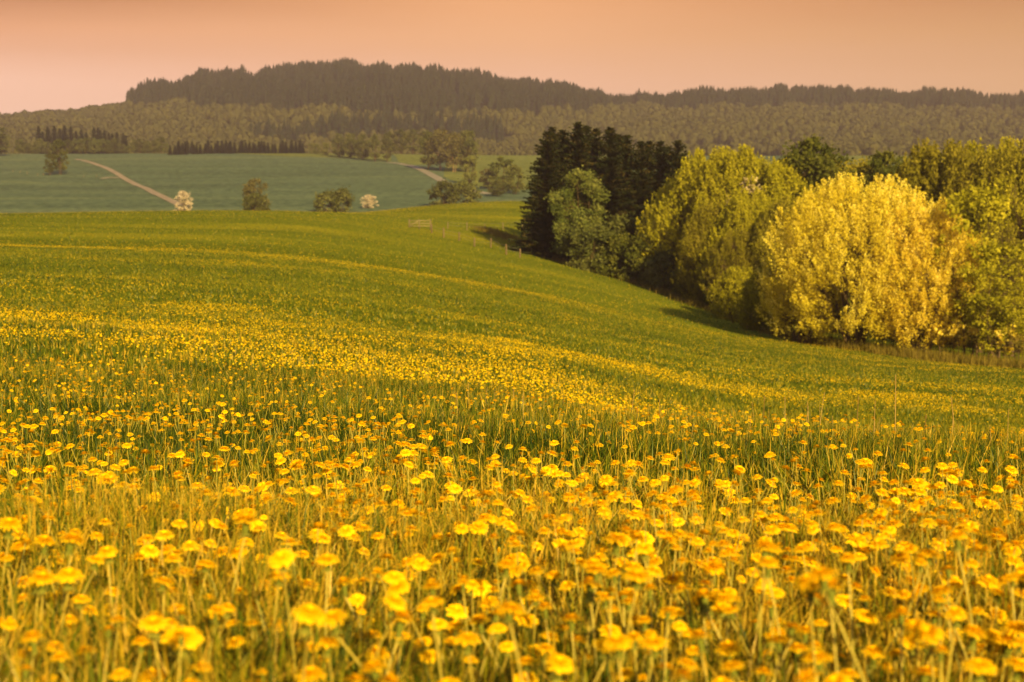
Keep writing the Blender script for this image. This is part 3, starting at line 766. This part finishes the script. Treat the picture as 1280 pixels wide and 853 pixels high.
for kind, u, vb, px, w, lb in [('tall', 536, 213, 46, .95, 'leftmost tall tree of the clump above the grey lane'),
                               ('bud', 552, 214, 51, 1.0, 'tall brownish tree in the middle of the clump above the grey lane'),
                               ('bud', 568, 216, 49, .95, 'brownish tree right of the middle of the clump above the grey lane'),
                               ('olive', 585, 216, 50, .9, 'tall olive tree at the right end of the clump above the grey lane'),
                               ('lime', 588, 231, 36, .85, 'paler round tree standing lower than the clump above the grey lane'),
                               ('bud', 610, 236, 25, 1.3, 'grey scrubby tree beside the lower end of the grey lane'),
                               ('sage', 629, 238, 41, 1.2, 'hazy pale green tree left of the dark spruces across the valley'),
                               ('lime', 643, 243, 36, 1.2, 'pale green tree closest to the left side of the spruces across the valley'),
                               ('olive', 622, 246, 20, 1.5, 'low scrub tree behind the meadow crest near the spruces'),
                               ('tall', 485, 203, 30, .9, 'dark leafy tree at the upper end of the grey lane'),
                               ('tall', 470, 203, 33, .85, 'thin-trunked tree left of the upper end of the grey lane'),
                               ('olive', 455, 201, 31, .85, 'rounded tree in the short row above the far green field'),
                               ('olive', 440, 199, 30, .9, 'rounded tree second in the short row above the far green field'),
                               ('olive', 426, 198, 29, .9, 'rounded tree at the left end of the short row above the far green field'),
                               ('lime', 408, 196, 17, 1.0, 'small pale tree right of the conifer row'),
                               ('lime', 392, 196, 16, 1.0, 'small pale tree close to the right end of the conifer row'),
                               ('lime', 398, 194, 13, 1.2, 'low pale bushy tree between two small pale trees by the conifer row'),
                               ('deep', 488, 191, 27, 1.1, 'dark green tree at the left of the copse behind the grey lane'),
                               ('deep', 502, 191, 30, 1.1, 'dark green tree in the middle of the copse behind the grey lane'),
                               ('tall', 517, 191, 30, 1.1, 'olive tree at the right of the copse behind the grey lane'),
                               ('deep', 530, 192, 28, 1.0, 'dark tree joining the copse to the tall clump above the lane'),
                               ('olive', 4, 196, 34, 1.25, 'rounded yellowish tree at the left edge of the far field'),
                               ('olive', -8, 196, 30, 1.0, 'yellowish tree cut by the left edge of the picture'),
                               ('lime', 323, 194, 10, 1.2, 'small pale bush in front of the middle of the conifer row'),
                               ('lime', 252, 195, 11, 1.1, 'small pale bush in front of the left part of the conifer row'),
                               ('lime', 237, 195, 10, 1.0, 'small pale bush at the left part of the conifer row')]:
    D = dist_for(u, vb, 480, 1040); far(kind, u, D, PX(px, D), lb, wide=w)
for i, u in enumerate(np.linspace(217, 381, 40)):
    vb = np.interp(u, [217, 300, 381], [195, 192, 190.5])
    D = dist_for(u, vb, 700, 1060) + rng.uniform(-4, 8)
    far('con', u + rng.uniform(-2, 2), D, PX(rng.uniform(11, 18), D), 'dark conifer in the row along the top of the far green field', 'conifer_tree', 'conifer', 'dark conifers along the far field', wide=1.25)
for i, u in enumerate(np.linspace(52, 162, 22)):
    D = 1004 + rng.uniform(0, 16)
    far('con', u + rng.uniform(-3, 3), D, PX(rng.uniform(29, 38) - (u - 55) * .06, D), 'dark conifer topping the small wood behind the lone twin trees', 'conifer_tree', 'conifer', 'conifers of the small wood', wide=.95)
for i, u in enumerate(np.linspace(28, 212, 27)):
    D = 994 + rng.uniform(-8, 8)
    far(['sage', 'sage', 'olive', 'deep'][int(rng.integers(0, 4))], u + rng.uniform(-3, 3), D, PX(rng.uniform(10, 21), D), 'hazy leafy tree in the small wood along the left of the far field', 'leafy_tree', 'tree', 'leafy trees of the small wood', wide=rng.uniform(.9, 1.4))
for i, u in enumerate(np.linspace(612, 672, 12)):
    D = 1045 + rng.uniform(-6, 6)
    far('con', u + rng.uniform(-1.5, 1.5), D, PX(rng.uniform(6, 10), D), 'tiny conifer in the hazy row left of the spruce clump', 'conifer_tree', 'conifer', 'tiny conifers in the hazy row', wide=1.3)
for i, u in enumerate([372, 358, 345, 420, 434, 448]):
    D = dist_for(u, 197, 700, 1060)
    far('lime', u, D, PX(6 + 4 * (i % 3), D), 'small hedgerow bush along the top edge of the far field', 'bush', 'bush', 'hedgerow bushes of the far field', wide=1.1)

# ------------------------------------------------------------------ forests on the hills
def con_tpl(seed):
    r = np.random.default_rng(seed); mb = MB()
    for k in range(4):
        z0, z1 = .05 + .22 * k, .42 + .20 * k; R = .17 * (1 - k * .22); n = 7
        a = np.arange(n) * 6.283 / n + r.uniform(0, 1)
        rr = R * r.uniform(.65, 1.2, n)
        V = np.concatenate([np.stack([rr * np.cos(a), rr * np.sin(a), z0 + r.uniform(-.04, .04, n)], 1), [[0, 0, min(z1, 1)]]])
        mb.add(V, [[i, (i + 1) % n, n] for i in range(n)], None, r.uniform(0, 1))
    return np.concatenate(mb.V), np.concatenate(mb.T), np.concatenate(mb.A)
def brd_tpl(seed):
    r = np.random.default_rng(seed); n = 100
    d = r.normal(size=(n, 3)); d /= np.linalg.norm(d, axis=1)[:, None]
    P = d * r.uniform(.6, 1, n)[:, None] * np.array([.33, .33, .42]) + np.array([0, 0, .56])
    a = r.normal(size=(n, 3)); a /= np.linalg.norm(a, axis=1)[:, None]
    b = np.cross(a, d); b /= np.linalg.norm(b, axis=1)[:, None] + 1e-6; c = np.cross(d, b) + a * .4
    s = .11
    V = np.stack([P - b * s, P + c * s * .9, P + b * s, P - c * s * .9], 1).reshape(-1, 3)
    q = np.arange(n * 4).reshape(n, 4)
    t = np.concatenate([q[:, [0, 1, 2]], q[:, [0, 2, 3]]])
    return V, t, np.repeat(r.uniform(0, 1, n), 4)
CT = [con_tpl(s) for s in range(5)]; BT = [brd_tpl(s + 50) for s in range(5)]
n = 46000
Dd = np.sqrt(rng.uniform(1180 ** 2, 2290 ** 2, n)); Uu = rng.uniform(-160, 1440, n)
X, Y = az(Uu, Dd), Dd
Zg = ground(X, Y)
vg = HZ - Zg * FPX / Y                                                # elevation angle of the spot, in photo rows
wv = 10 * (fnoise(Uu / 45, vg / 14, 21) - .5)
edge = np.interp(Uu, [-200, 140, 165, 240, 300, 400, 520, 640, 740, 800, 900, 1050, 1450], [60, 124, 140, 144, 147, 150, 155, 153, 150, 147, 146, 148, 150])
conif = (vg + wv) < edge
low_c = (np.abs(vg + wv * .5 - np.interp(Uu, [330, 420, 520, 640], [186, 176, 174, 182])) < np.interp(Uu, [300, 360, 520, 600, 640], [0, 6, 9, 6, 0])) & (Uu > 310) & (Uu < 640)
conif |= low_c
clear = (vg > 150) & (fnoise(Uu / 90, vg / 10, 31) > .70) & ~low_c
keep = ~clear & (rng.uniform(0, 1, n) < np.where(conif, 1.0, .66))
def forest(name, sel, tpls, mat, h0, h1, wide, lab):
    mb = MB(); ids = np.where(sel)[0]
    for k in range(5):
        ii = ids[k::5]; V, T, A = tpls[k]
        h = rng.uniform(h0, h1, len(ii)) * (.62 + .76 * fnoise(Uu[ii] / 17, vg[ii] / 10, 41)); a = rng.uniform(0, 6.28, len(ii)); w = h * rng.uniform(.8, 1.2, len(ii)) * wide
        ca, sa = np.cos(a) * w, np.sin(a) * w
        W_ = np.stack([V[None, :, 0] * ca[:, None] - V[None, :, 1] * sa[:, None] + X[ii][:, None], V[None, :, 0] * sa[:, None] + V[None, :, 1] * ca[:, None] + Y[ii][:, None], V[None, :, 2] * h[:, None] + Zg[ii][:, None] - .5], -1)
        tt = (T[None] + (np.arange(len(ii)) * len(V))[:, None, None]).reshape(-1, 3)
        tone = rng.uniform(0, 1, len(ii)) * .6 + .4 * fnoise(X[ii] / 60, Y[ii] / 60, 77)
        mb.add(W_.reshape(-1, 3), tt, None, np.clip(tone[:, None] * .75 + A[None] * .25, 0, 1).ravel())
    tag(obj(name, mb.mesh(name, mat)), kind='stuff')
forest('conifer_forest', keep & conif, CT, M['conif'], 15, 31, 1.1, '')
forest('broadleaf_forest', keep & ~conif, BT, M['hillleaf'], 10, 19, .78, '')

# ------------------------------------------------------------------ meadow grass
def wedge(n, lo, hi, r, m=1.16, pad=.5):
    D = np.sqrt(r.uniform(lo ** 2, hi ** 2, n)); w = .36 * m
    return r.uniform(-1, 1, n) * (w * D + pad), D
mb = MB()
r = np.random.default_rng(99)
def wood_edge(Y): return np.interp(Y, [60, 98, 113, 145, 175, 190, 240], [60, az(1300, 97), az(1010, 112), az(950, 140), az(790, 172), az(700, 184), az(660, 240)])
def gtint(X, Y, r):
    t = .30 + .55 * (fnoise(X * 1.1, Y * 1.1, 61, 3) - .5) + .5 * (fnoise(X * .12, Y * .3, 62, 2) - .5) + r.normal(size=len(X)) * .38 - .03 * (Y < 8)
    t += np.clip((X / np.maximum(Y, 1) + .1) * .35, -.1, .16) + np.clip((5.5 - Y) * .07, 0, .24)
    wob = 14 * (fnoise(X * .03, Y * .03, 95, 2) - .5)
    t += np.interp(Y + wob, [8, 16, 30, 50, 66, 88, 105, 140, 160, 200, 240, 300], [0, -.04, .02, 0, -.13, -.13, .10, .07, -.11, -.11, .03, .10])  # tint bands by distance: sunlit and shaded strips put into the grass colour
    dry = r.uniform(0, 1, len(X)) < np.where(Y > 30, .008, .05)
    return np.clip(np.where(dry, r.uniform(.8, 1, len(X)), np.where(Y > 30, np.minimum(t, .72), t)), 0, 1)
def glen(X, Y): return .45 + 1.1 * fnoise(X * 1.3, Y * 1.3, 63, 3)
for n, lo, hi, hh, w0, w1, sg, lean in [(13000, .7, 7, .14, .010, .024, 4, 1.0), (185000, .7, 3.2, .20, .0025, .006, 4, .6), (215000, 3.2, 8, .165, .0035, .0075, 3, .5), (160000, 8, 16, .16, .006, .012, 2, .45),
                                  (170000, 16, 42, .11, .012, .024, 1, .4), (150000, 42, 110, .10, .03, .05, 1, .4), (130000, 110, 335, .13, .06, .11, 1, .4)]:
    X, Y = wedge(n, lo, hi, r, 1.16, 1.1 if lo < 4 else .6)
    ok = X < wood_edge(Y) if lo >= 42 else np.ones(n, bool)
    X, Y = X[ok], Y[ok]; n = len(X)
    h = hh * glen(X, Y) * r.uniform(.45, 1.35, n)
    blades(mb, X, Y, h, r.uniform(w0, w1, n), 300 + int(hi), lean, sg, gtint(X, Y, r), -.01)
tag(obj('meadow_grass', mb.mesh('meadow_grass', M['grass'])), kind='stuff')

# ------------------------------------------------------------------ dandelions
def head_tpl(seed, layers=4, seg=2):
    r = np.random.default_rng(seed); mb = MB()
    R = .0145
    for L in range(layers):
        n = (44, 34, 24, 14)[L]; t = L / (layers - 1)
        for k in range(n):
            a = 6.283 * k / n + r.uniform(-.1, .1); ln = R * (1.0 - .62 * t) * r.uniform(.86, 1.08)
            el = math.radians(-4 + 28 * t) + r.normal() * .10
            d = np.array([math.cos(a), math.sin(a), 0]); s = np.array([-d[1], d[0], 0]); w = .0020 * (1 - .2 * t)
            z0 = .002 + .004 * t
            p0 = d * R * .12 + [0, 0, z0]
            p1 = p0 + d * ln * .6 * math.cos(el) + np.array([0, 0, ln * .6 * math.sin(el) + .0014])
            p2 = p0 + d * ln * math.cos(el) + np.array([0, 0, ln * math.sin(el) + (.0005 if t < .5 else .001)])
            V = [p0 - s * w * .4, p0 + s * w * .4, p1 - s * w * .6, p1 + s * w * .6, p2 - s * w * .45, p2 + s * w * .45]
            mb.add(V, None, [[0, 1, 3, 2], [2, 3, 5, 4]], np.clip(.75 - .5 * t + r.normal() * .12, 0, 1))
    return mb
def calyx_tpl(seed):
    r = np.random.default_rng(seed); mb = MB(); n = 12
    tube(mb, [[0, 0, -.014], [0, 0, -.010], [0, 0, -.003], [0, 0, .003]], [.0014, .0034, .0042, .0050], 10, .3)
    for k in range(n):
        a = 6.283 * k / n; d = np.array([math.cos(a), math.sin(a), 0]); s = np.array([-d[1], d[0], 0])
        ln = r.uniform(.007, .012)
        p = d * .0033 + [0, 0, -.011]; q = p + d * ln * .8 + [0, 0, -ln * r.uniform(.2, .9)]
        mb.add([p - s * .0016, p + s * .0016, q], [[0, 1, 2]], None, .7)
    return mb
def stem_tpl(seed, h):
    r = np.random.default_rng(seed); mb = MB(); t = np.linspace(0, 1, 8)
    bx, by = r.normal(size=2) * .16 * h
    P = np.stack([bx * t * t, by * t * t, h * t], 1); P[0, 2] = -.03
    tube(mb, P, 0.0017 - .0005 * t, 6, np.clip(.2 + .7 * t, 0, 1))
    return mb, P[-1], P[-1] - P[-2]
NV = 14
DV = []
for k in range(NV):
    h = .13 + .13 * (k / (NV - 1))
    sm, top, dr = stem_tpl(400 + k, h)
    DV.append((sm.mesh('dandelion_stem', M['stem'], True), head_tpl(420 + k).mesh('dandelion_head', M['petal']), calyx_tpl(440 + k).mesh('dandelion_calyx', M['calyx'], True), top, dr, h))
r = np.random.default_rng(123)
def dens(X, Y):
    p = fnoise(X * .9 + 3, Y * .9, 81, 3)
    k = np.clip((p - .30) * 2.9, np.interp(Y, [3, 6], [.62, .15]), 1.15)
    U = 640 + FPX * X / np.maximum(Y, .5)
    gap = np.exp(-((Y - 5.2) / 1.3) ** 2) * np.clip((U - 380) / 250, 0, 1)          # grassier belt
    gap2 = np.exp(-((Y - 2.3) / .5) ** 2) * np.exp(-((U - 520) / 170) ** 2) * .5
    crest = np.clip((Y - 5.5) / 2, 0, 1) * np.clip((U - 500) / 300, 0, 1)
    return k * (1 - .85 * gap) * (1 - gap2) * (1 - .45 * crest)
n = 330000
X, Y = wedge(n, .8, 16, r, 1.16, 1.1)
area = .36 * 1.16 * (16 ** 2) + 33
base_d = n / area
want = np.interp(Y, [1, 2, 3, 5, 8, 12, 16], [1150, 1050, 760, 260, 95, 52, 30])
kp = r.uniform(0, 1, n) < want / base_d * dens(X, Y)
X, Y = X[kp], Y[kp]
hk = r.integers(0, NV, len(X))
var = r.uniform(0, 1, len(X))
Z = ground(X, Y)
U = 640 + FPX * X / Y; Vt = HZ - (Z + .2) * FPX / Y
inv = (U > -25) & (U < 1305) & (Vt < 880)
order = np.argsort(Y)
near = [i for i in order if inv[i]][:300]
nearset = np.zeros(len(X), bool); nearset[near] = True
for i in near:
    sm, hm, cm, top, dr, h = DV[hk[i]]
    sc = float(r.uniform(.75, 1.2))
    d = empty('dandelion', (X[i], Y[i], Z[i]), float(r.uniform(0, 6.28)), sc)
    tag(d, 'yellow dandelion in bloom on a bare stem in the blurred nearest grass', 'dandelion', 'dandelions in the nearest grass')
    obj('stem', sm, d)
    hd = obj('flower_head', hm, d, top + np.array([0, 0, .012]))
    tilt = Vector(dr + r.normal(size=3) * .008 + np.array([.003, .0, .045])).normalized()
    hd.rotation_mode = 'QUATERNION'; hd.rotation_quaternion = Vector((0, 0, 1)).rotation_difference(tilt)
    k = float(np.clip(r.normal(1.0, .17), .6, 1.35)); hd.scale = (k, k, k * float(r.uniform(.7, 1.25)))
    obj('calyx', cm, hd)
# all further dandelions: one mass
mbp, mbs = MB(), MB()
hd_lo = []
for k in range(5):
    t_ = head_tpl(500 + k, 3 + 0)
    hd_lo.append((np.concatenate(t_.V), np.concatenate(t_.Q), np.concatenate(t_.A)))
dm = bpy.data.meshes
far_i = np.where(~nearset)[0]
def place(tpl, ii, P, ax, sc, tri=False):
    V, F, A = tpl
    z = ax / np.linalg.norm(ax, axis=1)[:, None]
    a = r.normal(size=(len(ii), 3)); a -= z * np.sum(a * z, 1)[:, None]; a /= np.linalg.norm(a, axis=1)[:, None]; b = np.cross(z, a)
    W_ = (V[None, :, 0:1] * a[:, None] + V[None, :, 1:2] * b[:, None] + V[None, :, 2:3] * z[:, None]) * sc[:, None, None] + P[:, None]
    FF = (F[None] + (np.arange(len(ii)) * len(V))[:, None, None]).reshape(-1, F.shape[1])
    tn = np.clip(A[None] + r.normal(size=(len(ii), 1)) * .12, 0, 1).ravel()
    return W_.reshape(-1, 3), FF, tn
hts = (.12 + .12 * r.uniform(0, 1, len(X))) * np.interp(Y, [4, 6], [1, .86])
ln = r.normal(size=(len(X), 2)) * .035
for k in range(5):
    ii = far_i[k::5]
    P = np.stack([X[ii] + ln[ii, 0], Y[ii] + ln[ii, 1], Z[ii] + hts[ii]], 1)
    axx = np.stack([ln[ii, 0] * 3, ln[ii, 1] * 3, np.full(len(ii), .6)], 1) + r.normal(size=(len(ii), 3)) * .10
    V_, F_, t_ = place(hd_lo[k], ii, P, axx, np.clip(r.normal(1.0, .18, len(ii)), .5, 1.4) * np.interp(Y[ii], [4, 6], [1, .82]))
    mbp.add(V_, None, F_, t_)
# stems of the mass: three-sided
ii = far_i; th = np.arange(3) * 2.094
for (w, Vs) in [(1, None)]:
    b0 = np.stack([X[ii], Y[ii], Z[ii] - .02], 1); b2 = np.stack([X[ii] + ln[ii, 0], Y[ii] + ln[ii, 1], Z[ii] + hts[ii]], 1)
    b1 = (b0 + b2) / 2; b1[:, :2] = b0[:, :2] * .75 + b2[:, :2] * .25
    ring = np.stack([np.cos(th), np.sin(th), 0 * th], 1)
    V_ = np.stack([(b[:, None] + ring[None] * rr) for b, rr in ((b0, .0020), (b1, .0017), (b2, .0014))], 1).reshape(-1, 3)
    q = [[l * 3 + a, l * 3 + (a + 1) % 3, l * 3 + 3 + (a + 1) % 3, l * 3 + 3 + a] for l in range(2) for a in range(3)]
    Q_ = (np.array(q)[None] + (np.arange(len(ii)) * 9)[:, None, None]).reshape(-1, 4)
    mbs.add(V_, None, Q_, np.repeat(r.uniform(.1, .9, len(ii)), 9))
# small heads out to the crest of the meadow
def far_heads(n, lo, hi, size, hh, seed, cut):
    r2 = np.random.default_rng(seed)
    X, Y = wedge(n, lo, hi, r2, 1.1)
    U = 640 + FPX * X / Y
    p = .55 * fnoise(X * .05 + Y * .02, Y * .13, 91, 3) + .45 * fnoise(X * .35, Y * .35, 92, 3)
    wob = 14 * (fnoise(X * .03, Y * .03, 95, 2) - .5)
    lit = np.interp(Y + wob, [14, 22, 50, 64, 88, 104, 140, 160, 175, 230, 330], [.02, .03, .05, -.06, -.06, .07, .05, -.05, -.06, .0, .12])  # denser flowers imitate sunlit bands, thinner ones shaded bands
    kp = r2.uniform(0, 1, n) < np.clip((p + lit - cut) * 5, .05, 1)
    wood = np.interp(Y, [60, 98, 113, 145, 175, 190, 240], [60, az(1290, 97), az(1000, 112), az(940, 140), az(780, 172), az(690, 184), az(640, 240)])
    kp &= X < wood
    X, Y = X[kp], Y[kp]; m = len(X); Z = ground(X, Y) + hh * r2.uniform(.5, 1.3, m)
    s = size * r2.uniform(.75, 1.3, m)
    a = np.arange(5) * 1.2566
    ring = np.stack([np.cos(a), np.sin(a), 0 * a], 1)
    C = np.stack([X, Y, Z], 1); tilt = r2.normal(size=(m, 1, 2)) * .25
    Rg = ring[None] * s[:, None, None]; Rg = np.repeat(Rg, 1, 0).copy(); Rg[:, :, 2] += (Rg[:, :, 0:1] * tilt[:, :, 0:1] + Rg[:, :, 1:2] * tilt[:, :, 1:2])[:, :, 0]
    V = np.concatenate([C[:, None] + Rg, (C + np.array([0, 0, 1.0]) * (s * .75)[:, None])[:, None]], 1).reshape(-1, 3)
    T = (np.array([[k, (k + 1) % 5, 5] for k in range(5)])[None] + (np.arange(m) * 6)[:, None, None]).reshape(-1, 3)
    mbp.add(V, T, None, np.repeat(r2.uniform(.2, .9, m), 6))
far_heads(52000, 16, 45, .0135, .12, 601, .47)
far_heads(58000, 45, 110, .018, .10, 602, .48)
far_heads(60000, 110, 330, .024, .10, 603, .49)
me = mbp.mesh('dandelion_carpet', M['petal'])
root = obj('dandelion_carpet', me); tag(root, kind='stuff')
st = obj('stem_mass', mbs.mesh('dandelion_stems', M['stem']), root); tag(st, kind='stuff')

# ------------------------------------------------------------------ broad-leaved plants and dry stalks
def dock_leaf(seed, L, w, a, el):
    r = np.random.default_rng(seed); mb = MB(); n = 8
    t = np.linspace(0, 1, n)
    d = np.array([math.cos(a), math.sin(a), 0]); s = np.array([-d[1], d[0], 0])
    cen = d[None] * (L * math.cos(el) * t)[:, None] + np.array([0, 0, 1.])[None] * (L * (math.sin(el) * t - .32 * t ** 2.6))[:, None]
    hw = w * .5 * np.sin(np.pi * np.clip(t * .93 + .07, 0, 1)) ** .7 * np.where(t < .12, .25, 1)
    wav = .006 * np.sin(t * 17 + r.uniform(0, 6))
    V = np.stack([cen - s * hw[:, None] + np.array([0, 0, 1.]) * (hw * .35 + wav)[:, None], cen, cen + s * hw[:, None] + np.array([0, 0, 1.]) * (hw * .35 - wav)[:, None]], 1).reshape(-1, 3)
    q = [[i * 3 + j, i * 3 + j + 1, i * 3 + 4 + j, i * 3 + 3 + j] for i in range(n - 1) for j in range(2)]
    mb.add(V, None, q, r.uniform(0, 1))
    return mb.mesh('dock_leaf', M['dock'], True)
DK = [[dock_leaf(700 + v * 10 + k, rng.uniform(.16, .28), rng.uniform(.05, .085), k * 1.25 + rng.uniform(-.3, .3), rng.uniform(.7, 1.3)) for k in range(5)] for v in range(3)]
for u, D, s in [(1035, 7.4, 1.1), (1180, 7.0, 1.0), (500, 6.6, 1.0), (432, 7.6, .9), (492, 5.4, .9), (960, 6.1, .8), (105, 9.5, .9), (40, 4.2, .85), (1215, 3.6, .9), (300, 4.6, .8), (830, 3.0, .7), (160, 11, 1.0), (660, 8.5, .8), (1060, 3.6, .7), (700, 2.3, .6)]:
    d = tag(empty('dock_plant', at(u, D, -.02), rng.uniform(0, 6.28), s * .85), 'broad-leaved dark green weed rising among the dandelions', 'plant', 'broad-leaved weeds in the meadow')
    for me in DK[int(rng.integers(0, 3))]: obj('leaf', me, d)
def stalk_tpl(seed, h, dark):
    r = np.random.default_rng(seed); t = np.linspace(0, 1, 7); a = MB(); b = MB()
    bx, by = r.normal(size=2) * .07 * h
    P = np.stack([bx * t ** 2, by * t ** 2, h * t], 1); P[0, 2] = -.03
    tube(a, P, .0042 - .0018 * t, 4, .25 if dark else .8)
    d = P[-1] - P[-2]; d /= np.linalg.norm(d)
    hl = h * (.16 if not dark else .10)
    for k in range(26):
        f = k / 26; c = P[-1] - d * hl * (1 - f) * .9; aa = r.uniform(0, 6.28); o = np.array([math.cos(aa), math.sin(aa), .9]) * .006 * (1.1 - f * .6)
        w = np.array([-math.sin(aa), math.cos(aa), 0]) * .0022
        b.add([c - w, c + w, c + o * 1.6], [[0, 1, 2]], None, r.uniform(.3, 1))
    tube(b, [P[-1] - d * hl * .9, P[-1] - d * hl * .4, P[-1] + d * .004], [.002, .0032, .001], 5, .6)
    return a.mesh('stalk_stem', M['stalk'], True), b.mesh('stalk_head', M['stalk'])
SV = [stalk_tpl(800 + k, .30 + .04 * k, k % 3 == 0) for k in range(6)]
sr = np.random.default_rng(55)
spots = [(1124, 7.3, 5, 1.25), (1075, 8.2, 3, 1.1), (1028, 8.6, 4, 1.05), (985, 8.4, 2, 1.1), (957, 9.0, 3, 1.05), (1200, 7.8, 4, 1.1), (1196, 8.0, 1, 1.1), (1160, 7.6, 0, 1.2), (1015, 9.2, 1, 1.2), (790, 9.4, 2, 1.1), (640, 9.8, 1, 1.1)]
spots += [(float(sr.uniform(560, 1285)), float(sr.uniform(6.5, 10.5)), int(sr.integers(0, 6)), float(sr.uniform(.55, .85))) for _ in range(60)]
for i, (u, D, k, s) in enumerate(spots):
    t = tag(empty('grass_stalk', at(u, D), float(sr.uniform(0, 6.28)), s * .72), 'tall dark brown stalk standing out above the meadow brow' if i == 0 else 'thin seeding grass stalk rising above the meadow brow', 'grass stalk', None if i == 0 else 'seeding grass stalks on the meadow brow')
    obj('stem', SV[k][0], t); obj('seed_head', SV[k][1], t)
